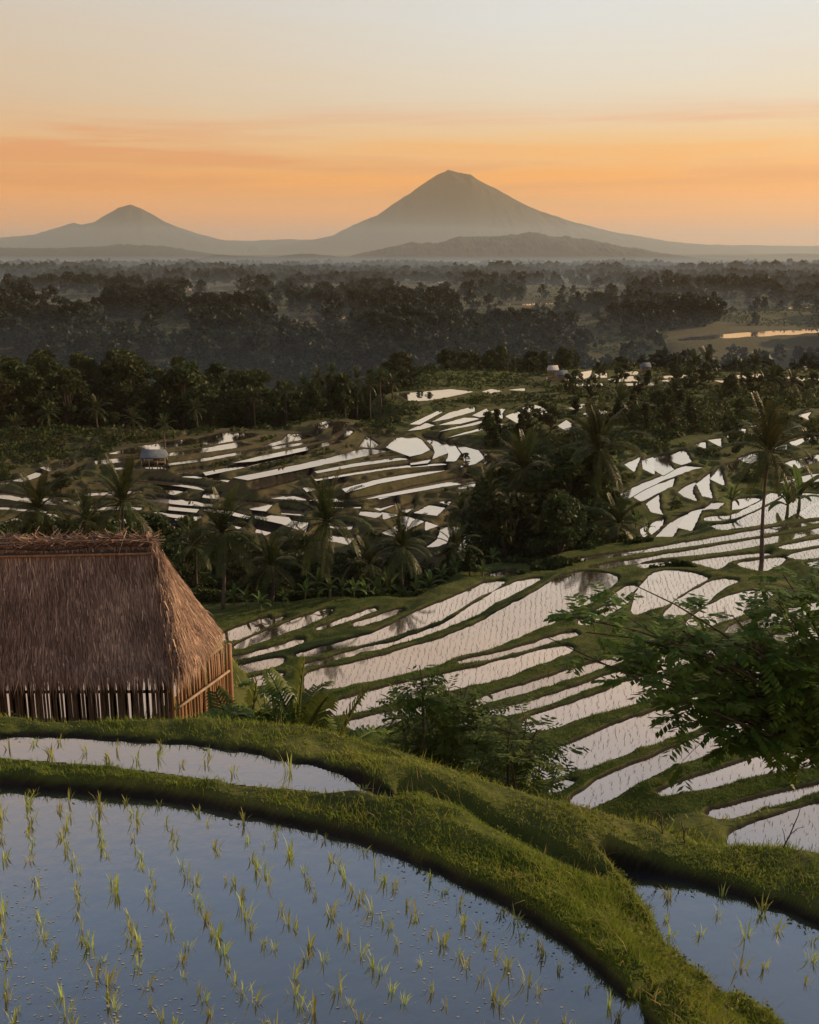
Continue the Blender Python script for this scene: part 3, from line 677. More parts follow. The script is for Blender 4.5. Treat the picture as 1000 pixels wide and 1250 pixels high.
def put_palm(px, cy, rpx, Y, label, group=None, big=True, seed=0, nuts=False, n=20, base_h=None):
    x, _, zc = at_Y(px, cy, Y); g = ground_z(x, Y) if base_h is None else base_h
    dep = Y*CP-zc*SP; s = .80*(rpx/F*dep)/3.5
    h = max(zc-g, .6)
    o = thing('coconut_palm', label, 'palm', (x, Y, g-.1), random.uniform(0, 6.28), group)
    t = link('trunk', PT, o); t.scale = (min(1.1, .58+s*.25), min(1.1, .58+s*.25), h+.1)
    top = Vector((PTOP[0]*t.scale[0], PTOP[1]*t.scale[1], h+.08))
    if big:
        for k, v, az, fs, roll in palm_set(seed, n):
            f = link('frond', FR[k][v], o); f.location = top; f.scale = (s*fs,)*3; f.rotation_euler = (roll, 0, az)
    else:
        c = link('crown', JC[seed % 2], o); c.location = top; c.scale = (s,)*3
    if nuts:
        c = link('coconut_bunch', PN, o); c.location = top; c.scale = (s,)*3
    return o
PALMS = [ # px, crown y, radius px, Y, label
 (942,552,76,59,'tall slender coconut palm rising alone over the paddies at right'),
 (730,548,70,76,'full headed coconut palm topping the dark grove in the middle'),
 (640,572,58,78,'coconut palm with pale bent fronds left of the grove centre'),
 (590,606,46,80,'coconut palm at the left end of the dark grove'),
 (566,622,27,82,'thin young palm on a bare stem by the curved terraces'),
 (757,640,48,68,'bright green young palm at the right foot of the grove'),
 (690,612,55,77,'dark coconut palm low in the heart of the grove'),
 (402,636,70,58,'coconut palm with an upright plume behind the banana plants'),
 (268,650,62,56,'coconut palm just right of the thatched roof'),
 (152,612,60,60,'bushy coconut palm above the ridge of the thatched hut'),
 (42,622,52,58,'coconut palm behind the left end of the thatched ridge'),
 (104,634,45,62,'lower palm between two bushy palms behind the hut roof'),
 (494,668,52,60,'palm with drooping fronds right of the banana clump'),
 (330,690,50,58,'low dark palm between the hut and the banana clump'),
 (236,668,40,62,'small palm close behind the right slope of the thatch'),
 (450,690,42,62,'short palm among the banana leaves in the hollow'),
 (556,668,38,66,'short palm at the far edge of the banana clump'),
 (756,490,27,132,'dark palm beside the pale oval pond'),
]
for i, (px, cy, rp, Y, lab) in enumerate(PALMS):
    put_palm(px, cy, rp, Y, lab, None, True, i+1, nuts=(i in (0, 1, 7)), n=28 if rp > 50 else 22)
for i, (px, cy, rp, Y) in enumerate([(848,444,20,168),(864,441,22,166),(905,452,16,160),(922,446,22,158),(942,462,20,150),(968,468,20,140),(985,476,17,138),(800,470,14,150),(822,478,18,140),(700,478,15,150),(880,488,18,128),(780,515,20,118),(838,505,18,122)]):
    put_palm(px, cy, rp, Y, 'small dark palm in the row beyond the terraces at right', 'palms along the far right terraces', False, i)
for i, (px, cy, rp, Y) in enumerate([(372,470,16,140),(388,462,17,138),(404,456,17,142),(420,468,16,136),(436,462,16,140),(452,470,16,134),(466,460,16,140),(480,468,14,142),(350,478,15,134),(312,486,15,132),(118,500,20,122),(162,512,20,118),(240,500,17,124),(200,520,18,116),(60,505,18,122),(20,520,18,118)]):
    put_palm(px, cy, rp, Y, 'small palm standing up out of the dark wood at left', 'palms in the wood behind the left terraces', False, i)
for i, (px, cy, rp, Y) in enumerate([(545,452,13,195),(562,448,13,200),(620,438,15,198),(626,446,13,190),(655,450,12,192)]):
    put_palm(px, cy, rp, Y, 'far small palm at the edge of the misty valley', 'palms above the misty valley', False, i)

# broadleaf trees one can tell apart
def scatter(n, pxr, Yr, topf, shapes, label, group, mind=2.6, hm=(3, 14), reject=None, tries=4000):
    pts = []; k = 0
    while len(pts) < n and k < tries:
        k += 1; px = random.uniform(*pxr); Y = random.uniform(*Yr); x, _, _ = at_Y(px, 500, Y)
        if any((x-a)**2+(Y-b)**2 < mind*mind for a, b, _ in pts): continue
        if reject and reject(px, Y, x): continue
        d = np.array([1e9])
        for q in POLY:
            if abs(q['p'][:, 1].mean()-Y) < 30:
                lo = q['p'].min(0)-1; hi = q['p'].max(0)+1
                if lo[0] < x < hi[0] and lo[1] < Y < hi[1]:
                    dd, ins = poly_sd(np.array([[x, Y]]), q['p']); d = np.minimum(d, 0 if ins[0] else dd)
        if d[0] < .8: continue
        pts.append((x, Y, px))
    for x, Y, px in sorted(pts, key=lambda p: p[1]):
        sh = random.choice(shapes); adj = {'round': 'rounded', 'tall': 'narrow upright', 'spread': 'flat spreading', 'loose': 'loose gappy'}[sh]
        put_tree(px, topf(px, Y), Y, sh, adj+' '+label, group, hmin=hm[0], hmax=hm[1])
def in_front(px, Y, tops):   # a tree here would stand before a paddy
    return False
scatter(80, (-20, 270), (128, 196), lambda px, Y: random.uniform(425, 508)+max(0, (150-Y))*.6, ['round', 'tall', 'spread', 'loose'], 'dark leafy tree in the wood behind the left terraces', 'trees of the wood behind the left terraces', 3.0, (3, 14))
scatter(52, (250, 485), (130, 190), lambda px, Y: random.uniform(448, 512), ['round', 'tall', 'spread'], 'dark tree in the wood above the terraced slope', 'trees of the wood above the terraced slope', 2.8, (3, 14))
scatter(24, (592, 762), (70, 92), lambda px, Y: random.uniform(540, 640) + max(0, abs(px-690)-50)*.5, ['round', 'loose', 'tall'], 'dark leafy tree packed into the palm grove', 'leafy trees of the palm grove', 2.2, (2.5, 8.5))
put_tree(686, 600, 66, 'round', 'rounded dark tree at the near foot of the palm grove', None, vi=0, hmax=7)
scatter(17, (590, 850), (106, 128), lambda px, Y: random.uniform(490, 540), ['round', 'loose', 'tall'], 'dark tree on the slope between the terraces', 'trees on the slope between the terraces', 2.6, (3, 6.5), reject=lambda px, Y, x: px < 690 and Y < 112)
scatter(26, (690, 1010), (126, 176), lambda px, Y: random.uniform(462, 500), ['round', 'loose', 'tall'], 'dark tree on the terraces below the misty valley at right', 'trees below the misty valley at right', 3.2, (3, 7))
scatter(14, (840, 1020), (84, 124), lambda px, Y: random.uniform(505, 575), ['round', 'loose'], 'bushy tree between the small paddies at far right', 'trees between the small paddies at far right', 2.6, (2, 5))
scatter(34, (480, 700), (186, 226), lambda px, Y: random.uniform(425, 462), ['round', 'tall', 'loose'], 'grey green tree at the edge of the misty valley', 'trees at the edge of the misty valley', 3.4, (5, 12))
scatter(36, (220, 620), (60, 82), lambda px, Y: random.uniform(672, 728) - max(0, (300-px))*.1, ['round', 'loose', 'tall'], 'dark leafy shrub in the hollow below the terraces', 'leafy shrubs of the hollow', 1.8, (2, 6.5))
scatter(26, (-20, 230), (56, 84), lambda px, Y: random.uniform(622, 660), ['round', 'loose', 'tall'], 'dark leafy tree behind the thatched hut', 'leafy trees behind the thatched hut', 2.2, (2, 8))
for i, (px, yt, Y, lab) in enumerate([(512, 480, 148, 'dark rounded bush at the left of the pair in the pale upper paddy'), (524, 480, 147, 'dark rounded bush at the right of the pair in the pale upper paddy'), (568, 556, 108, 'tiny dark bush at the rim of the curved terrace'),
                                  (72, 575, 98, 'dark spiky bush between the small ponds at left')]):
    put_tree(px, yt, Y, 'round', lab, None, 'bush', hmin=.9, hmax=3.0, wid=1.7)
scatter(22, (-40, 160), (186, 240), lambda px, Y: random.uniform(415, 452), ['round', 'tall', 'loose'], 'grey green tree on the rise at the left of the valley', 'trees on the rise at the left of the valley', 3.4, (5, 13))

# banana plants
def banana_leaf(L, W, elev, droop, seed):
    r = random.Random(seed); n = 9; p = [np.zeros(3)]; 
    for i in range(1, n):
        a = elev-droop*(i/(n-1))**1.5; p.append(p[-1]+np.array([math.cos(a), 0, math.sin(a)])*L/(n-1))
    mb = MB(); V = []; Q = []
    for i in range(n):
        t = i/(n-1); w_ = W*.5*(math.sin(math.pi*min(1, .06+t*.92))**.55)*(1 if t > .12 else .18)
        a = elev-droop*t**1.5; up = np.array([-math.sin(a), 0, math.cos(a)])
        for s in (-1, 0, 1): V.append(p[i]+np.array([0, s*w_, 0])+up*(abs(s)*w_*.35)+np.array([r.uniform(-.02, .02)*abs(s), 0, 0]))
    for i in range(n-1):
        for j in range(2): Q.append((i*3+j, i*3+j+1, i*3+j+4, i*3+j+3))
    mb.add(V, Q); mb.tube(p, np.linspace(.035, .008, n), 4); return mb.mesh('leaf', [MAT['banana_leaf']], True)
BL = [banana_leaf(1.9, .5, R(e), d, i) for i, (e, d) in enumerate(((84, .35), (70, .9), (55, 1.4), (35, 1.6), (62, .6)))]
mb = MB(); mb.tube([(0, 0, -.3), (0, 0, 0), (.02, .02, .7), (.03, .0, 1.35)], [.13, .12, .10, .06], 8); BS = mb.mesh('stem', [MAT['stem_green']], True)
def put_banana(px, ytop, Y, label, group, seed=0):
    x, _, zt = at_Y(px, ytop, Y); g = ground_z(x, Y); s = min(max((zt-g)/3.0, .4), 1.5); r = random.Random(seed)
    if g + 3.0*s < zt - .3: g = zt-3.0*s
    o = thing('banana_plant', label, 'plant', (x, Y, g), r.uniform(0, 6.28), group, s)
    link('stem', BS, o)
    for i in range(8):
        l = link('leaf', BL[[0, 4, 1, 1, 2, 2, 3, 3][i]], o); l.location = (.03, 0, 1.3-.05*i); l.rotation_euler = (r.uniform(-.2, .2), 0, i*2.4+r.uniform(-.3, .3)); q = r.uniform(.8, 1.15); l.scale = (q, q, q)
for i, (px, yt, Y) in enumerate([(372,706,57),(388,692,58),(402,700,57),(418,712,58),(432,704,57),(446,714,58),(462,700,59),(476,690,60),(540,690,61),(556,684,62),(572,680,62),(590,686,61),(524,694,60),(508,706,59),(300,724,56),(285,718,57),(318,728,55),(346,716,56),(602,676,63),(490,716,59)]):
    put_banana(px, yt, Y, 'banana plant with pale upright leaves along the edge of the big field', 'banana plants along the edge of the big field', i)
for i, (px, yt, Y) in enumerate([(728,640,70),(776,648,72),(792,640,72),(980,570,76),(965,580,74),(895,590,78)]):
    put_banana(px, yt, Y, 'banana plant beside the small paddies at right', 'banana plants by the small paddies at right', 50+i)

# ------------------------------------------------------------------ far forest: one mass
src = bpy.data.collections.new('forest_sources')
for i, s in enumerate(('round', 'spread', 'tall', 'round')):
    tr, cr = tree_meshes(900+i, s, 420, .75, mat='forest_leaf')
    b1 = bpy.data.objects.new('forest_source_crown', cr)
    src.objects.link(b1)
pts = []; scl = []; rot = []
FPX = [np.array(p) for p in Fw]
def cleared(px, py, Y):
    for k, p in enumerate(FPX):
        if p[:, 0].min()-4 < px < p[:, 0].max()+4 and py > p[:, 1].min()-6: 
            if Y < FY[k]+4: return True
    return False
FY = [q['p'][:, 1].max() for q in POLY if q['reg'] == 'F']
FLO = [q['p'][:, 1].min() for q in POLY if q['reg'] == 'F']
Ys = np.sqrt(rng.uniform(228**2, 620**2, 13000)); Ys = np.concatenate([Ys, np.sqrt(rng.uniform(620**2, 2600**2, 34000))])
us = rng.uniform(-.62, .62, len(Ys)); xs = us*Ys; hs = base_h(xs, Ys)
dens = fbm(xs/90, Ys/60, 3, 41) + .30
keep = rng.uniform(0, 1, len(Ys)) < np.clip(.25+dens*1.6, .04, 1)*np.where(Ys < 620, .55, .8)
hh = rng.uniform(6, 13, len(Ys))*(1+np.where(Ys > 1500, 1.0, .45)*np.clip(fbm(xs/70, Ys/200, 3, 171), -.2, .8))
depth = Ys*CP-hs*SP; pxs = 500+F*xs/depth; pyb = 625-F*(Ys*SP+hs*CP)/depth; pyt = 625-F*(Ys*SP+(hs+hh)*CP)/depth
for k, p in enumerate(FPX):
    ins = (pxs > p[:, 0].min()-2) & (pxs < p[:, 0].max()+2) & (Ys < FY[k]+3) & (pyt < p[:, 1].max()) & (pyb > p[:, 1].min()-1)
    keep &= ~(ins & (rng.uniform(0, 1, len(Ys)) < (1.0 if k == 0 else .93)))
    dd, inn = poly_sd(np.stack([xs, Ys], 1), [q for q in POLY if q['reg'] == 'F'][k]['p']); keep &= ~(inn | (dd < 3))
xs, Ys, hs, hh = xs[keep], Ys[keep], hs[keep], hh[keep]
me = bpy.data.meshes.new('forest'); me.vertices.add(len(xs)); me.vertices.foreach_set('co', np.stack([xs, Ys, hs-.8], 1).astype(np.float32).ravel())
a = me.attributes.new('scl', 'FLOAT', 'POINT'); a.data.foreach_set('value', (hh/10).astype(np.float32))
a = me.attributes.new('rot', 'FLOAT_VECTOR', 'POINT'); rv = np.zeros((len(xs), 3), np.float32); rv[:, 2] = rng.uniform(0, 6.28, len(xs)); a.data.foreach_set('vector', rv.ravel())
fo = link('forest', me, kind='stuff', label='dark woods covering the hazy plain', category='forest')
ng = bpy.data.node_groups.new('forest_trees', 'GeometryNodeTree')
ng.interface.new_socket('Geometry', in_out='INPUT', socket_type='NodeSocketGeometry'); ng.interface.new_socket('Geometry', in_out='OUTPUT', socket_type='NodeSocketGeometry')
gi = ng.nodes.new('NodeGroupInput'); go = ng.nodes.new('NodeGroupOutput'); ip = ng.nodes.new('GeometryNodeInstanceOnPoints')
ci = ng.nodes.new('GeometryNodeCollectionInfo'); ci.inputs[0].default_value = src; ci.inputs['Separate Children'].default_value = True; ci.inputs['Reset Children'].default_value = True
n1 = ng.nodes.new('GeometryNodeInputNamedAttribute'); n1.data_type = 'FLOAT'; n1.inputs[0].default_value = 'scl'
n2 = ng.nodes.new('GeometryNodeInputNamedAttribute'); n2.data_type = 'FLOAT_VECTOR'; n2.inputs[0].default_value = 'rot'
ng.links.new(gi.outputs[0], ip.inputs['Points']); ng.links.new(ci.outputs[0], ip.inputs['Instance']); ip.inputs['Pick Instance'].default_value = True
ng.links.new(n2.outputs[0], ip.inputs['Rotation']); ng.links.new(n1.outputs[0], ip.inputs['Scale']); ng.links.new(ip.outputs[0], go.inputs[0])
md = fo.modifiers.new('trees', 'NODES'); md.node_group = ng
print('forest', len(xs))

# ------------------------------------------------------------------ thatched hut
def tinted(name, stops, rough=.9, trans=0):
    m, t, b = new_mat(name)
    at = N(t, 'ShaderNodeAttribute'); at.attribute_name = 'tint'
    t.links.new(ramp_n(t, at.outputs['Fac'], stops), b.inputs['Base Color']); b.inputs['Roughness'].default_value = rough; b.inputs['Specular IOR Level'].default_value = .15
    return m
tinted('thatch', [(0, (.12, .080, .060)), (.4, (.25, .170, .128)), (.75, (.37, .265, .198)), (1, (.58, .43, .30))])
plain_mat('thatch_core', [(.3, (.045, .034, .028)), (.7, (.085, .065, .052))], 6, .95, 6, (6, 6, 1), .6, .03)
plain_mat('bamboo', [(.25, (.16, .088, .048)), (.5, (.26, .15, .08)), (.8, (.36, .23, .13))], 3, .55, 5, (8, 8, 1))
plain_mat('bamboo_dark', [(.25, (.035, .026, .020)), (.5, (.070, .052, .040)), (.8, (.15, .115, .085))], 3, .7, 5, (8, 8, 1))
plain_mat('pole_pale', [(.3, (.20, .15, .10)), (.7, (.34, .27, .19))], 5, .7, 5)
HG = -9.35
hut = thing('thatched_hut', 'thatched bamboo hut with a steep shaggy roof below the upper grass bank', 'hut', (-7.5, 18.1, HG))
O = np.array([-7.5, 18.1, HG])
eFL = np.array([-11.5, 16.9, -7.25]); eFR = np.array([-4.02, 17.0, -7.08]); eBR = np.array([-3.72, 19.35, -7.22]); eBL = np.array([-11.5, 19.45, -7.3])
rL = np.array([-11.5, 18.1, -5.33]); rR = np.array([-4.56, 18.15, -5.2])
eFL, eFR, eBR, eBL, rL, rR = [p-O for p in (eFL, eFR, eBR, eBL, rL, rR)]
roof = MB()
def slab(pts, th=.16):
    pts = np.array(pts); nrm = np.cross(pts[1]-pts[0], pts[-1]-pts[0]); nrm /= np.linalg.norm(nrm); k = len(pts)
    V = np.concatenate([pts, pts-nrm*th]); 
    Q = [(i, k+i, k+(i+1) % k, (i+1) % k) for i in range(k)]
    if k == 4: roof.add(V, Q+[(0, 1, 2, 3), (7, 6, 5, 4)])
    else: roof.add(V, Q, [(0, 1, 2), (5, 4, 3)])
slab([eFL, eFR, rR, rL]); slab([eFR, eBR, rR]); slab([eBR, eBL, rL, rR])
ro = link('roof', roof.mesh('roof', [MAT['thatch_core']]), hut)
def thatch_on(e0, e1, r0, r1, n, seed, lenr=(.3, .7), fr=260):
    """straws lying down the slope between eave e0-e1 and ridge r0-r1"""
    g = np.random.default_rng(seed); s = g.uniform(0, 1, n); t = g.uniform(0, 1.0, n)**.9
    wl = np.linalg.norm(r1-r0)/max(np.linalg.norm(e1-e0), .01)
    E = e0+(e1-e0)*s[:, None]; Rr = r0+(r1-r0)*s[:, None]
    top = Rr+(E-Rr)*(t[:, None]*1.0); down = E-Rr; L = np.linalg.norm(down, axis=1)[:, None]; down = down/L
    nrm = np.cross(e1-e0, r0-e0+(r1-r0)*.5); nrm /= np.linalg.norm(nrm)
    if nrm[2] < 0: nrm = -nrm
    side = np.cross(down, nrm); ln = g.uniform(*lenr, n)[:, None]
    jit = g.normal(0, .13, n)[:, None]; d2 = down+side*jit; lift = g.uniform(.005, .05, n)[:, None]
    sag = np.array([0, 0, -1.0])
    a = top-d2*ln*.35+nrm*.012; b = top+d2*ln*.25+nrm*(lift+.02); c = top+d2*ln*.65+nrm*lift*g.uniform(.2, 2.0, n)[:, None]+sag*.02
    wdt = side*g.uniform(.004, .012, n)[:, None]
    V = np.stack([a-wdt, a+wdt, b+wdt, b-wdt, c], 1).reshape(-1, 3); k = np.arange(n)*5
    Q = np.stack([k, k+1, k+2, k+3], 1); T = np.stack([k+3, k+2, k+4], 1)
    patch = fbm(s*14, t*5, 3, seed)*.5
    tint = np.repeat(np.clip(g.beta(1.5, 2.4, n)+patch*.9-.10*((t*5.5) % 1.0 > .82), 0, 1), 5)
    return V, Q, T, tint
VV = []; QQ = []; TT = []; TI = []; off = 0
for args in ((eFL, eFR, rL, rR, 26000, 1), (eFR, eBR, rR, rR, 9000, 2, (.3, .8)), (eBR, eBL, rR, rL, 6000, 3), 
             (eFL+(0, 0, .02), eFR+(0, 0, .02), eFL*.86+rL*.14, eFR*.86+rR*.14, 3500, 4, (.25, .5)), (eFR, eBR, eFR*.85+rR*.15, eBR*.85+rR*.15, 2600, 5, (.3, .6))):
    v, q, t, ti = thatch_on(*args); VV.append(v); QQ.append(q+off); TT.append(t+off); TI.append(ti); off += len(v)
for (pa, pb, da, db, n_, sd_) in ((rR, eFR, eFL-rL, eBR-rR, 2600, 31),):
    g = np.random.default_rng(sd_); t = g.uniform(0, 1, n_)[:, None]; c = pa+(pb-pa)*t+np.array([.03, -.02, .035]); m_ = g.uniform(0, 1, n_)[:, None]
    d_ = da/np.linalg.norm(da)*(1-m_)+db/np.linalg.norm(db)*m_*.6+(pb-pa)/np.linalg.norm(pb-pa)*.8+g.normal(0, .13, (n_, 3)); d_ /= np.linalg.norm(d_, axis=1)[:, None]
    ln = g.uniform(.15, .42, n_)[:, None]; wv = np.cross(d_, g.normal(size=(n_, 3))); wv /= np.linalg.norm(wv, axis=1)[:, None]; wv *= g.uniform(.004, .010, n_)[:, None]
    c = c+g.normal(0, .05, (n_, 3)); e_ = c+d_*ln+np.array([0, 0, -.05]); mm_ = c+d_*ln*.5+np.array([.01, -.01, .02])
    VV.append(np.stack([c-wv, c+wv, mm_+wv, mm_-wv, e_], 1).reshape(-1, 3)); k = np.arange(n_)*5+off; QQ.append(np.stack([k, k+1, k+2, k+3], 1)); TT.append(np.stack([k+3, k+2, k+4], 1)); TI.append(np.repeat(np.clip(g.beta(1.8, 2.0, n_), 0, 1), 5)); off += 5*n_
me = mesh_np('thatch', np.concatenate(VV), [np.concatenate(QQ), np.concatenate(TT)], [MAT['thatch']])
at = me.attributes.new('tint', 'FLOAT', 'POINT'); at.data.foreach_set('value', np.concatenate(TI).astype(np.float32))
link('thatch', me, ro, kind='stuff')
mb = MB(); n = 30; t = np.linspace(0, 1, n)[:, None]; rp = rL+(rR-rL)*t+np.array([0, 0, .05]); rp[:, 2] += .03*np.sin(t[:, 0]*23)+.05*t[:, 0]**6
mb.tube(rp, .10, 8); link('ridge_roll', mb.mesh('ridge_roll', [MAT['thatch_core']], True), ro)
VV = []; QQ = []; TT = []; off = 0
g = np.random.default_rng(9); n = 2600; s = g.uniform(0, 1, n)[:, None]; c = rL+(rR-rL)*s+np.array([0, 0, .13]); d = np.stack([g.uniform(-1, 1, n), g.normal(0, .35, n), g.normal(-.08, .13, n)], 1); d /= np.linalg.norm(d, axis=1)[:, None]
ln = g.uniform(.12, .32, n)[:, None]; wv = np.cross(d, g.normal(size=(n, 3))); wv /= np.linalg.norm(wv, axis=1)[:, None]; wv *= .006
c = c+np.stack([np.zeros(n), g.normal(0, .06, n), g.normal(0, .025, n)], 1)
V = np.stack([c-d*ln-wv, c-d*ln+wv, c+wv, c-wv, c+d*ln-np.array([0, 0, .04])], 1).reshape(-1, 3); k = np.arange(n)*5
me = mesh_np('ridge_straw', V, [np.stack([k, k+1, k+2, k+3], 1), np.stack([k+3, k+2, k+4], 1)], [MAT['thatch']])
at = me.attributes.new('tint', 'FLOAT', 'POINT'); at.data.foreach_set('value', np.repeat(np.clip(g.beta(1.6, 2, n), 0, 1), 5).astype(np.float32))
link('ridge_straw', me, ro, kind='stuff')
def pole(name, a, b, r0, r1, mat, k=7, sway=.0):
    a = np.asarray(a, float)-O; b = np.asarray(b, float)-O; t = np.linspace(0, 1, 5)[:, None]; p = a+(b-a)*t
    if sway: p = p+np.array([math.sin(a[0]*9)*sway, 0, 0])*np.sin(t*3.1)
    m = MB(); m.tube(p, np.linspace(r0, r1, 5), k); return link(name, m.mesh(name, [MAT[mat]], True), ro if name == 'ridge_pole' else hut)
pole('ridge_pole', (-11.5, 17.93, -5.42), (-4.5, 17.98, -5.29), .022, .022, 'bamboo')
pole('ridge_pole', (-11.5, 18.0, -5.2), (-4.62, 18.06, -5.06), .02, .02, 'bamboo')
# wall slats, rails and posts
x = -11.4; i = 0
rr = random.Random(4)
while x < -4.25:
    wv = rr.uniform(.035, .06); lean = rr.uniform(-.03, .03); zt = -7.25+rr.uniform(-.03, .03)
    if rr.random() > .02:
        m = MB(); V = np.array([(x-wv/2, 17.28, -9.4), (x+wv/2, 17.28, -9.4), (x+wv/2+lean, 17.28, zt), (x-wv/2+lean, 17.28, zt)])-O
        V2 = V+np.array([0, .015, 0]); m.add(np.concatenate([V, V2]), [(0, 1, 2, 3), (7, 6, 5, 4), (0, 4, 5, 1), (1, 5, 6, 2), (2, 6, 7, 3), (3, 7, 4, 0)])
        link('wall_slat', m.mesh('wall_slat', [MAT['bamboo_dark']]), hut)
    x += wv + (rr.uniform(-.012, .002) if rr.random() < .84 else rr.uniform(.006, .016))
for z in (-7.62, -8.28, -9.0): pole('wall_rail', (-11.5, 17.33, z-.02), (-4.2, 17.33, z), .03, .028, 'bamboo_dark')
for xx in (-11.2, -9.1, -6.9, -4.25): pole('wall_post', (xx, 17.38, -9.5), (xx, 17.38, -6.9), .07, .065, 'bamboo_dark')
for xx in (-11.2, -9.1, -6.9, -4.0): pole('wall_post', (xx, 19.2, -9.6), (xx, 19.2, -7.0), .07, .065, 'bamboo_dark')
pA = np.array([-4.12, 17.3]); pB = np.array([-3.66, 19.75])
for i in range(30):
    t = i/29; q = pA+(pB-pA)*(t**.9); zt = -7.35-.40*t+rr.uniform(-.08, .08); ln = rr.uniform(-.05, .05)
    if t < .6 and rr.random() < .22: continue
    pole('bamboo_pole', (q[0]+rr.uniform(-.02, .02), q[1], -9.6), (q[0]+rr.uniform(-.02, .02)+ln*.3, q[1]+ln, zt), .03, .026, 'bamboo', 7)
pole('corner_post', (-3.60, 19.86, -9.7), (-3.60, 19.88, -7.72), .07, .062, 'bamboo', 8)
pole('side_rail', (-4.02, 17.15, -7.33), (-3.62, 19.3, -7.55), .033, .028, 'pole_pale')
pole('side_rail', (-4.02, 17.15, -7.84), (-3.56, 19.6, -8.18), .030, .026, 'pole_pale')
for i in range(7):
    q = pA+(pB-pA)*rr.uniform(.05, .6); pole('bamboo_pole', (q[0]-.05, q[1], -8.9), (q[0]+rr.uniform(-.15, .1), q[1]+rr.uniform(-.3, .3), -6.85+rr.uniform(-.2, .1)), .015, .012, 'bamboo', 5)

# ------------------------------------------------------------------ far little huts
plain_mat('roof_grey', [(.3, (.10, .12, .13)), (.7, (.18, .20, .21))], 4, .6)
plain_mat('roof_tin', [(.3, (.45, .42, .38)), (.7, (.62, .58, .52))], 4, .35)
plain_mat('wall_pale', [(.3, (.22, .19, .15)), (.7, (.34, .30, .24))], 3, .9)
def field_hut(px, ytop, Y, wpx, label, roofm, open_=True, rz=.1, hpx=None):
    x, _, zt = at_Y(px, ytop, Y); g = ground_z(x, Y); dep = Y*CP-zt*SP; wd = wpx/F*dep; h = max(1.6, min(zt-g, 4.5)); dp = wd*.6
    if g+h < zt: g = zt-h
    o = thing('field_hut', label, 'hut', (x, Y, g), rz)
    eh = h*.55; m = MB()
    m.add([(-wd/2, -dp/2-.2, eh), (wd/2, -dp/2-.2, eh), (wd/2-.1, 0, h), (-wd/2+.1, 0, h), (-wd/2, dp/2+.2, eh), (wd/2, dp/2+.2, eh)], [(0, 1, 2, 3), (5, 4, 3, 2)], [(0, 3, 4), (1, 5, 2)])
    m.add([(-wd/2, -dp/2-.2, eh-.08), (wd/2, -dp/2-.2, eh-.08), (wd/2, dp/2+.2, eh-.08), (-wd/2, dp/2+.2, eh-.08)], [(0, 3, 2, 1)])
    link('roof', m.mesh('roof', [MAT[roofm]]), o)
    for sx in (-1, -.35, .35, 1):
        for sy in (-1, 1):
            m = MB(); m.tube([(sx*(wd/2-.12), sy*dp*.45, -.4), (sx*(wd/2-.12), sy*dp*.45, eh)], .06, 5); link('post', m.mesh('post', [MAT['pole_pale']]), o)
    m = MB(); m.box((-wd*.46, -dp*.40, eh*.28), (wd*.46, dp*.40, eh*.36)); link('floor_deck', m.mesh('floor_deck', [MAT['bamboo_dark']]), o)
    if not open_:
        m = MB(); m.box((-wd*.44, -dp*.38, eh*.36), (wd*.44, dp*.38, eh*.98)); link('wall', m.mesh('wall', [MAT['wall_pale']]), o)
field_hut(188, 553, 106, 31, 'small open hut with a grey roof on the left terraces', 'roof_grey', True, .05)
field_hut(686, 466, 165, 14, 'small hut with a greenish grey roof on the far terraces', 'roof_grey', False)
field_hut(675, 458, 172, 13, 'tiny pale hut behind the greenish roofed hut', 'roof_tin', False)
field_hut(788, 452, 176, 12, 'small dark hut among the pale far paddies', 'roof_grey', False)

# ------------------------------------------------------------------ leafy plants in front of the field
def pinnate(mb, base, dirv, L, npair, ll, lw, rg, hang=.3):
    """one compound leaf: rachis with paired leaflets"""
    d = dirv/np.linalg.norm(dirv); up = np.array([0, 0, 1.0]); s = np.cross(d, up); s /= np.linalg.norm(s)+1e-9
    p = base.copy(); V = []; Q = []; step = L/npair; k = 0
    for i in range(npair):
        d = d+np.array([0, 0, -hang/npair]); d /= np.linalg.norm(d); p = p+d*step
        for sg in (-1, 1):
            ld = s*sg*.85+d*.5+np.array([0, 0, rg.uniform(-.45, .05)]); ld /= np.linalg.norm(ld); l = ll*rg.uniform(.8, 1.15)*(1 if i < npair-1 else .9)
            wv = np.cross(ld, up+.3*s*sg); wv /= np.linalg.norm(wv)+1e-9; wv = wv*lw*.5
            V += [p, p+ld*l*.45+wv, p+ld*l, p+ld*l*.45-wv]; Q.append((k, k+1, k+2, k+3)); k += 4
    mb.add(V, Q)
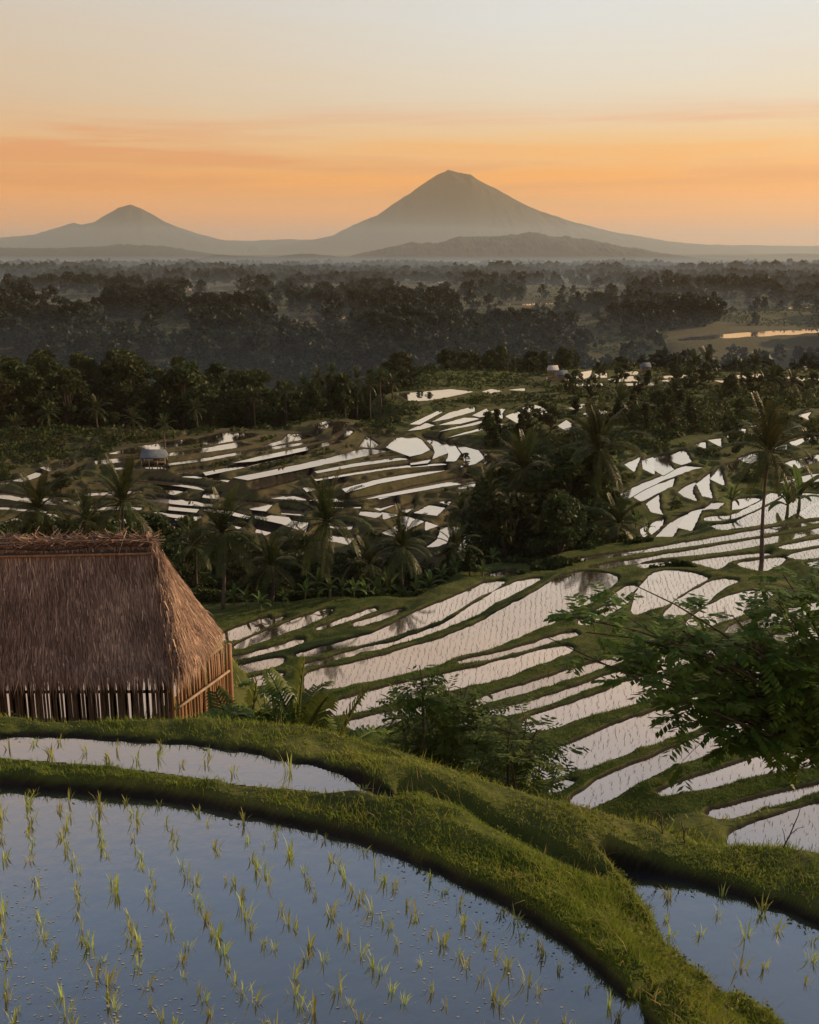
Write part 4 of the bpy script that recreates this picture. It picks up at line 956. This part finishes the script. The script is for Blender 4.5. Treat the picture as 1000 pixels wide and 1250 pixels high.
def pinnate_plant(name, label, base, targets, nleaf, leaf, spread, seed, cat='tree', trunk_r=.09, mat='near_leaf', crotch=None, hang=.35):
    rg = np.random.default_rng(seed); base = np.array(base, float); T = [np.array(t, float)-base for t in targets]
    o = thing(name, label, cat, tuple(base))
    tr = MB(); cr = MB(); c = (np.mean(T, 0)*.45 if crotch is None else np.array(crotch)-base)
    tr.tube([np.array([0, 0, -.3]), c*.3+np.array([.05, 0, 0]), c*.65, c], [trunk_r*1.25, trunk_r, trunk_r*.85, trunk_r*.7], 8)
    for q in T:
        v = q-c; ln = np.linalg.norm(v); mid = c+v*.5+rg.normal(0, .08*ln, 3)+np.array([0, 0, .06*ln])
        t = np.linspace(0, 1, 7)[:, None]; pth = (1-t)**2*c+2*t*(1-t)*mid+t*t*q
        tr.tube(pth, np.linspace(trunk_r*.28, .006, 7), 5)
        for i in range(nleaf):
            f = rg.uniform(.45, 1.0); b = (1-f)**2*c+2*f*(1-f)*mid+f*f*q
            off = rg.normal(0, 1, 3)*spread*(.4+.6*f); off[2] *= .7; tip = b+off
            if rg.uniform() < .5: tr.tube([b, b+off*.5+np.array([0, 0, .03]), tip], [.008, .005, .003], 3, False)
            for j in range(rg.integers(2, 4)):
                dv = off/np.linalg.norm(off)+rg.normal(0, .7, 3); dv[2] = dv[2]*.5+.05
                pinnate(cr, tip, dv, leaf[0]*rg.uniform(.7, 1.2), leaf[1], leaf[2], leaf[3], rg, hang)
    link('trunk', tr.mesh('trunk', [MAT['bark']], True), o); link('crown', cr.mesh('crown', [MAT[mat]]), o)
    return o
def T3(px, py, Y): return at_Y(px, py, Y)
TX, TYY = 4.95, 12.3
tg = [(668,778,11.8),(690,752,12.0),(715,772,12.2),(700,800,12.4),(748,742,12.0),(770,712,12.3),(788,748,12.6),(760,800,12.0),(800,790,12.8),(835,756,12.4),(850,800,13.0),(812,832,12.0),(860,845,12.4),(815,868,12.0),(860,888,12.0),(890,905,12.2),
      (895,752,12.2),(925,712,12.5),(955,700,12.8),(990,706,12.6),(900,800,12.6),(930,760,13.0),(940,815,12.2),(965,765,12.4),(985,800,12.8),(1000,745,12.2),(920,850,12.4),(955,870,12.6),(985,850,12.0),(1010,880,12.6),(1030,760,12.6),(1040,820,12.2),(1030,700,12.8),(875,825,12.9),(980,890,12.4),(910,785,11.9),(950,740,12.1),(970,830,13.2),(1000,820,11.7),(930,885,12.9),(890,865,13.1)]
pinnate_plant('leafy_tree', 'dark feathery tree reaching in from the right edge over the lower paddies', (TX+1.2, 12.6, ground_z(TX+1.2, 12.6)), [T3(*q) for q in tg], 11, (.32, 6, .145, .062), .19, 5, 'tree', .11, 'near_leaf', crotch=T3(1050, 940, 12.5))
def shrub(px, ytop, pxw, Y, label, seed, n=16, leaf=(.26, 6, .095, .04), nl=12, name='leafy_shrub', mat='near_leaf', low=None):
    rg = np.random.default_rng(seed); T = []
    yb = low or ytop+110
    for i in range(n):
        f = rg.uniform(0, 1); xx = px+rg.uniform(-1, 1)*pxw*(1-.45*(1-f)); T.append(T3(xx, ytop+(yb-ytop)*f**1.2, Y+rg.uniform(-.5, .5)))
    x, _, _ = T3(px, 900, Y); g = ground_z(x, Y)
    pinnate_plant(name, label, (x, Y, g), T, nl, leaf, .13, seed+50, 'shrub', .05, mat)
shrub(545, 838, 88, 11.6, 'dark rounded feathery shrub behind the curve of the upper bank', 1, 26, nl=14, low=945)
shrub(640, 872, 26, 10.6, 'small thin leaved shrub at the right of the dark rounded shrub', 2, 10, (.22, 5, .10, .035), 9, mat='shrub_leaf', low=945)
shrub(322, 815, 24, 13.6, 'light green shrub beside the corner of the bamboo fence', 4, 9, (.22, 5, .11, .05), 8, mat='shrub_leaf', low=885)
# tall spike of leaves over the dark shrub
x, y, z = T3(510, 810, 11.4)
pinnate_plant('tree_sapling', 'upright sapling with a feathered tip poking above the dark shrub', (x+.1, y, z-1.6), [T3(512, 812, 11.4), T3(505, 826, 11.4), T3(520, 832, 11.4), T3(515, 845, 11.4)], 5, (.22, 6, .11, .035), .06, 77, 'sapling', .025, 'near_leaf')
# broad leaved young palms beside the hut
YL = [frond_mesh(R(e), 1.5, 24, d, .06, seed=70+i, ll=.42) for i, (e, d) in enumerate(((88, .12), (78, .6), (60, 1.3), (40, 1.6)))]
for m_ in YL: m_.materials[0] = MAT['shrub_leaf']
for px, yt, Y, lab, n, sd_ in ((357, 806, 13.2, 'young palm with one upright folded leaf by the hut fence', 5, 3), (402, 822, 13.0, 'young palm with drooping brown edged leaves right of the upright one', 7, 8), (300, 840, 14.0, 'small fan of palm leaves at the foot of the bamboo fence', 6, 12)):
    x, _, z = T3(px, yt, Y); g = max(ground_z(x, Y), z-2.6); rr = random.Random(sd_)
    o = thing('young_palm', lab, 'palm', (x, Y, g), 0)
    m = MB(); m.tube([(0, 0, -.2), (0, 0, .3), (.02, 0, max(.4, z-g-1.35))], [.07, .06, .05], 7); link('stem', m.mesh('stem', [MAT['stem_green']], True), o)
    for i in range(n):
        k = [0, 1, 1, 2, 2, 3, 3][i] if sd_ != 8 else [1, 2, 2, 3, 3, 2, 3][i]
        f = link('frond', YL[k], o); f.location = (.02, 0, max(.4, z-g-1.4)); f.rotation_euler = (rr.uniform(-.3, .3), 0, i*2.4+rr.uniform(-.3, .3)); q = rr.uniform(.8, 1.1); f.scale = (q, q, q)

# ------------------------------------------------------------------ rice
def seedling(seed, h=.24, nb=8, far=False):
    r = random.Random(seed); mb = MB()
    for i in range(nb):
        a = r.uniform(0, 6.28); t = r.uniform(.05, .42); L = h*r.uniform(.6, 1.15); w_ = r.uniform(.0026, .0045)*1.25
        d = np.array([math.cos(a)*math.sin(t), math.sin(a)*math.sin(t), math.cos(t)]); s = np.array([-math.sin(a+.6), math.cos(a+.6), 0])
        b = np.array([r.uniform(-.012, .012), r.uniform(-.012, .012), -.06]); m1 = b+d*(L*.55+.06); tip = m1+(d+np.array([math.cos(a), math.sin(a), -.2])*r.uniform(.05, .7))*L*.45
        mb.add([b-s*w_*.7, b+s*w_*.7, m1+s*w_, m1-s*w_, tip], [(0, 1, 2, 3)], [(3, 2, 4)])
    return mb.mesh('rice_seedling', [MAT['rice_leaf']])
RS = [seedling(i, .098+.010*(i % 4), 6+i % 7) for i in range(10)]
def in_poly(P, k, margin=.06):
    d, ins = poly_sd(P, POLY[k]['p']); return ins & (d > margin)
def rice_near(k, ang, s1, s2, jit, keep, label, group, sc=(.8, 1.15), curve=0.0):
    ca, sa = math.cos(ang), math.sin(ang); out = []
    lo = POLY[k]['p'].min(0); hi = POLY[k]['p'].max(0); n = 60
    i, j = np.meshgrid(np.arange(-n, n), np.arange(-n, n)); a = i.ravel()*s1; b = j.ravel()*s2+curve*a*a
    P = np.stack([a*ca-b*sa, a*sa+b*ca+7.0], 1)+rng.normal(0, jit, (len(a), 2))
    P = P[in_poly(P, k)]
    z = POLY[k]['z']
    for x, y in P:
        px, py = project(x, y, z)
        if not (-25 < px < 1025 and 850 < py < 1290) or random.random() > keep: continue
        o = link('rice_seedling', random.choice(RS)); o.location = (x, y, z); o.rotation_euler = (random.uniform(-.12, .12), random.uniform(-.12, .12), random.uniform(0, 6.28))
        q = random.uniform(*sc); o.scale = (q, q, q*random.uniform(.85, 1.1)); o['label'] = label; o['category'] = 'rice plant'; o['group'] = group; out.append(o)
    return len(out)
n1 = rice_near(0, R(-64), .135, .255, .026, .9, 'pale green rice seedling in the broad near paddy', 'rice seedlings in the broad near paddy', (.6, 1.1), .03)
n2 = rice_near(1, R(8), .22, .2, .03, .55, 'rice seedling in the narrow paddy between the two grass banks', 'rice seedlings in the narrow paddy', (.8, 1.25))
n3 = rice_near(2, R(-30), .25, .25, .05, .72, 'thin rice seedling in the lower paddy at the right corner', 'rice seedlings in the lower right paddy', (.55, 1.15))
print('seedlings', n1, n2, n3)
VV = []; k0 = 0
for q in POLY:
    if q['reg'] != 'A' or 'px' not in q or q['p'][:, 1].min() > 78: continue
    lo = q['p'].min(0); hi = q['p'].max(0); sp = .27
    gx, gy = np.meshgrid(np.arange(lo[0], hi[0], sp), np.arange(lo[1], hi[1], .22)); P = np.stack([gx.ravel(), gy.ravel()], 1)
    P[:, 0] += .12*P[:, 1] % sp; P += rng.normal(0, .035, P.shape)
    d, ins = poly_sd(P, q['p']); P = P[ins & (d > .1) & (rng.uniform(0, 1, len(P)) < .93)]
    n = len(P)
    for b in range(2):
        a = rng.uniform(0, 6.28, n); h = rng.uniform(.07, .17, n); wv = np.stack([np.cos(a), np.sin(a), 0*a], 1)*.010
        c = np.stack([P[:, 0], P[:, 1], np.full(n, q['z']-.02)], 1); tip = c+np.stack([rng.normal(0, .05, n), rng.normal(0, .05, n), h], 1)
        VV.append(np.stack([c-wv, c+wv, tip], 1).reshape(-1, 3))
V = np.concatenate(VV); print('rice tris', len(V)//3)
link('rice_crop', mesh_np('rice_crop', V, [np.arange(len(V)).reshape(-1, 3)], [MAT['rice_leaf_far']]), kind='stuff', label='rows of young rice standing in the flooded middle paddies', category='rice')

# ------------------------------------------------------------------ grass
def grass_blades(P, z, L, W, bend, rngs=None):
    n = len(P); a = rng.uniform(0, 6.28, n); lean = rng.uniform(.1, bend, n); L = L*rng.uniform(.5, 1.25, n)
    c = np.stack([P[:, 0], P[:, 1], z-.01], 1); d = np.stack([np.cos(a)*lean, np.sin(a)*lean, np.ones(n)], 1); d /= np.linalg.norm(d, axis=1)[:, None]
    s = np.stack([-np.sin(a+rng.normal(0, .7, n)), np.cos(a), 0*a], 1)*(W*rng.uniform(.6, 1.2, n))[:, None]
    m = c+d*(L*.55)[:, None]; tip = m+(d+np.stack([np.cos(a), np.sin(a), -.5+0*a], 1)*lean[:, None]*.8)*(L*.5)[:, None]
    V = np.stack([c-s, c+s, m+s*.8, m-s*.8, tip], 1).reshape(-1, 3); k = np.arange(n)*5
    return V, np.stack([k, k+1, k+2, k+3], 1), np.stack([k+3, k+2, k+4], 1)
n = 420000
Yg = 1/np.sqrt(rng.uniform(1/10.2**2, 1/4.6**2, n)); ug = rng.uniform(-.52, .52, n); Xg = ug*Yg
h, dm, reg, ins, past = height(Xg, Yg, True)
ok = (ins < 0) & (past < .55) & (rng.uniform(0, 1, n) < np.clip(.55+1.0*fbm(Xg*2.2, Yg*2.2, 3, 61), .12, 1)) & (dm > .03+.03*rng.uniform(0, 1, n))
Xg, Yg, h, dm, past = Xg[ok], Yg[ok], h[ok], dm[ok], past[ok]
print('near grass', len(Xg))
if len(Xg) > 150000: sel = rng.permutation(len(Xg))[:150000]; Xg, Yg, h, dm, past = Xg[sel], Yg[sel], h[sel], dm[sel], past[sel]
tall = .038+.045*np.clip(fbm(Xg*1.5, Yg*1.5, 3, 71)+.3, 0, 1)+.05*sstep(-.25, .1, past)*np.clip(fbm(Xg*3, Yg*3, 2, 75)+.45, 0, 1)
V, Q, T = grass_blades(np.stack([Xg, Yg], 1), h, tall, np.full(len(Xg), .0036), .9)
link('bank_grass', mesh_np('bank_grass', V, [Q, T], [MAT['grass_blade']]), kind='stuff', label='short grass covering the near paddy banks', category='grass')
n = 330000
Yg = 1/np.sqrt(rng.uniform(1/80**2, 1/27**2, n)); ug = rng.uniform(-.24, .44, n); Xg = ug*Yg
h, dm, reg, ins, past = height(Xg, Yg, True)
ok = (ins < 0) & (dm < 2.2) & (dm > .14); Xg, Yg, h, dm = Xg[ok], Yg[ok], h[ok], dm[ok]; print('field grass', len(Xg))
if len(Xg) > 130000: sel = rng.permutation(len(Xg))[:130000]; Xg, Yg, h, dm = Xg[sel], Yg[sel], h[sel], dm[sel]
V, Q, T = grass_blades(np.stack([Xg, Yg], 1), h, .055+.075*np.clip(fbm(Xg*.7, Yg*.7, 3, 81)+.3, 0, 1), .0085*Yg/40+.004, .8)
link('field_grass', mesh_np('field_grass', V, [Q, T], [MAT['grass_far']]), kind='stuff', label='grass on the banks between the middle paddies', category='grass')
n = 520000
Yg = 1/np.sqrt(rng.uniform(1/190**2, 1/58**2, n)); ug = rng.uniform(-.45, .45, n); Xg = ug*Yg
h, dm, reg, ins, past = height(Xg, Yg, True); cl = fbm(Xg/2.2, Yg/2.2, 4, 101)
ok = (ins < 0) & (dm > 1.0) & ((dm > 2.6) | (cl > .2)) & (cl+.25*rng.uniform(-1, 1, n) > -.22+.16*(dm < 3)); Xg, Yg, h, dm, cl = Xg[ok], Yg[ok], h[ok], dm[ok], cl[ok]
if len(Xg) > 170000: sel = rng.permutation(len(Xg))[:170000]; Xg, Yg, h, dm, cl = Xg[sel], Yg[sel], h[sel], dm[sel], cl[sel]
hgt = rng.uniform(0, 1, len(Xg))*np.clip(.15+1.3*(cl+.1), .05, 1.1)*np.clip(dm/3, .15, 1)
n2 = 260000; Yf = 1/np.sqrt(rng.uniform(1/1000**2, 1/190**2, n2)); Xf = rng.uniform(-.45, .45, n2)*Yf; hf, df, _, inf, _ = height(Xf, Yf, True); cf = fbm(Xf/9, Yf/9, 4, 151)
ok = (inf < 0) & (df > 1.5) & (cf > -.12); dq = Yf*CP-hf*SP; pq = 500+F*Xf/dq; ok &= ~((pq > 815) & (Yf < FY[0]+2) & (Yf > FLO[0]-70)); Xf, Yf, hf, cf = Xf[ok], Yf[ok], hf[ok], cf[ok]; print('scrub', len(Xf))
Xg = np.concatenate([Xg, Xf]); Yg = np.concatenate([Yg, Yf]); h = np.concatenate([h, hf]); hgt = np.concatenate([hgt, rng.uniform(0, 1, len(Xf))*np.clip(.3+3.5*cf, .15, 2.2)])
V, Q = leaf_diamonds(np.stack([Xg, Yg, h+hgt], 1), .10+.0013*Yg, .5, .2)
link('undergrowth', mesh_np('undergrowth', V, [Q], [MAT['undergrowth_leaf']]), kind='stuff', label='low scrub and weeds covering the slopes between the terraces', category='undergrowth')
n = 120000
Yg = 1/np.sqrt(rng.uniform(1/27**2, 1/7.0**2, n)); ug = rng.uniform(-.3, .56, n); Xg = ug*Yg
h, dm, reg, ins, past = height(Xg, Yg, True); ok = (ins < 0) & (past > .4); Xg, Yg, h = Xg[ok], Yg[ok], h[ok]
V, Q, T = grass_blades(np.stack([Xg, Yg], 1), h, .14+.22*np.clip(fbm(Xg*.8, Yg*.8, 3, 111)+.3, 0, 1), .004+.0005*Yg, .8)
link('slope_grass', mesh_np('slope_grass', V, [Q, T], [MAT['grass_blade']]), kind='stuff', label='rough grass on the drop below the near bank', category='grass')
n = 26000
Yg = 1/np.sqrt(rng.uniform(1/9.8**2, 1/4.6**2, n)); ug = rng.uniform(-.52, .52, n); Xg = ug*Yg
h, dm, reg, ins, past = height(Xg, Yg, True); cl = fbm(Xg*2.6, Yg*2.6, 3, 131)
ok = (ins < 0) & (past < .5) & (dm > .05) & (cl > .16); Xg, Yg, h = Xg[ok], Yg[ok], h[ok]
V, Q = leaf_diamonds(np.stack([Xg, Yg, h+rng.uniform(.015, .075, len(Xg))], 1), .016, .55, .4)
link('bank_weeds', mesh_np('bank_weeds', V, [Q], [MAT['shrub_leaf']]), kind='stuff', label='small broad leaved weeds in the grass of the near banks', category='weeds')
n = 5200
Yg = 1/np.sqrt(rng.uniform(1/9.8**2, 1/4.6**2, n)); ug = rng.uniform(-.52, .52, n); Xg = ug*Yg
h, dm, reg, ins, past = height(Xg, Yg, True); cl = fbm(Xg*1.7, Yg*1.7, 3, 141)
ok = (ins < 0) & (past < .5) & (dm > .05) & (cl > .02); Xg, Yg, h = Xg[ok], Yg[ok], h[ok]
V, Q, T = grass_blades(np.stack([Xg, Yg], 1), h, np.full(len(Xg), .15), np.full(len(Xg), .0028), 1.1)
link('dry_grass', mesh_np('dry_grass', V, [Q, T], [MAT['dry_blade']]), kind='stuff', label='scattered long straw coloured blades on the near banks', category='grass')
# taller tufts and dry stalks on the crest beyond the near bank
for px, py, hpx, sd_, lab in ((812, 1026, 62, 1, 'bare dark twig on the bank near the right corner'), (948, 1036, 72, 2, 'bent bare twig on the bank at the right edge'), (838, 1030, 48, 3, 'short forked twig on the bank left of the bent twig')):
    z = -4.62; x, y = at_z(px, py, z); hgt = hpx/F*y*1.05; r = random.Random(sd_); m = MB()
    p = [np.array([0, 0, -.1])]; d = np.array([r.uniform(-.3, .3), 0, 1.0])
    for i in range(6): d = d+np.array([r.uniform(-.25, .25), r.uniform(-.2, .2), 0]); p.append(p[-1]+d/np.linalg.norm(d)*hgt/5.2)
    m.tube(p, np.linspace(.008, .003, 7), 5)
    for i in (2, 3, 4):
        e = p[i]+np.array([r.uniform(-.12, .12), r.uniform(-.06, .06), r.uniform(.02, .12)]); m.tube([p[i], (p[i]+e)/2+np.array([0, 0, .02]), e], [.004, .003, .002], 4)
    o = link('bare_twig', m.mesh('bare_twig', [MAT['twig']], True)); o.location = (x, y, z); o['label'] = lab; o['category'] = 'twig'
# floating flecks on the near water
plain_mat('fleck', [(.3, (.25, .25, .22)), (.7, (.45, .45, .42))], 20, .6)
m = MB(); P = np.stack([rng.uniform(-4, 3.2, 5200), rng.uniform(5.2, 8.0, 5200)], 1); cl = fbm(P[:, 0]*1.1, P[:, 1]*1.1, 3, 91)
P = P[in_poly(P, 0, .05) & ((cl+.30*rng.uniform(-1, 1, len(P))-.2*(P[:, 1]-6.2)) > .12)]
for x, y in P:
    r_ = rng.uniform(.003, .009); a = rng.uniform(0, 6.28); k = 6; an = a+np.arange(k)*2*np.pi/k; rad = r_*rng.uniform(.6, 1.2, k)
    m.add(np.stack([x+np.cos(an)*rad*1.4, y+np.sin(an)*rad, np.full(k, POLY[0]['z']+.003)], 1), [(0, 1, 2, 3)], [(0, 3, 4), (0, 4, 5)])
link('floating_flecks', m.mesh('floating_flecks', [MAT['fleck']]), kind='stuff', label='small pale flecks floating on the near paddy', category='debris')

# ------------------------------------------------------------------ haze
HAZE = 0.70e-4
def vol_box(name, lo, hi, dens, col, an, label):
    m = MB(); m.box(lo, hi); me = m.mesh(name); mt = bpy.data.materials.new(name); mt.use_nodes = True; t = mt.node_tree; t.nodes.clear()
    pv = N(t, 'ShaderNodeVolumePrincipled'); pv.inputs['Density'].default_value = dens; pv.inputs['Color'].default_value = (*col, 1); pv.inputs['Anisotropy'].default_value = an
    out = N(t, 'ShaderNodeOutputMaterial'); t.links.new(pv.outputs[0], out.inputs['Volume']); me.materials.append(mt)
    return link(name, me, kind='stuff', label=label)
vol_box('haze', (-14800, -3000, -80), (14800, 14500, 520), HAZE, (.82, .79, .66), .25, 'thin morning haze filling the air')
vol_box('mist', (-9000, 1500, -79), (9000, 8200, 88), 0.85e-4, (.54, .77, 1.0), .2, 'pale mist thickening towards the foot of the hills and mountains')
vol_box('mist', (-2600, 236, -79.5), (2600, 2440, -27), 4.2e-4, (.46, .70, 1.0), .1, 'thin blue mist lying among the trees of the plain')
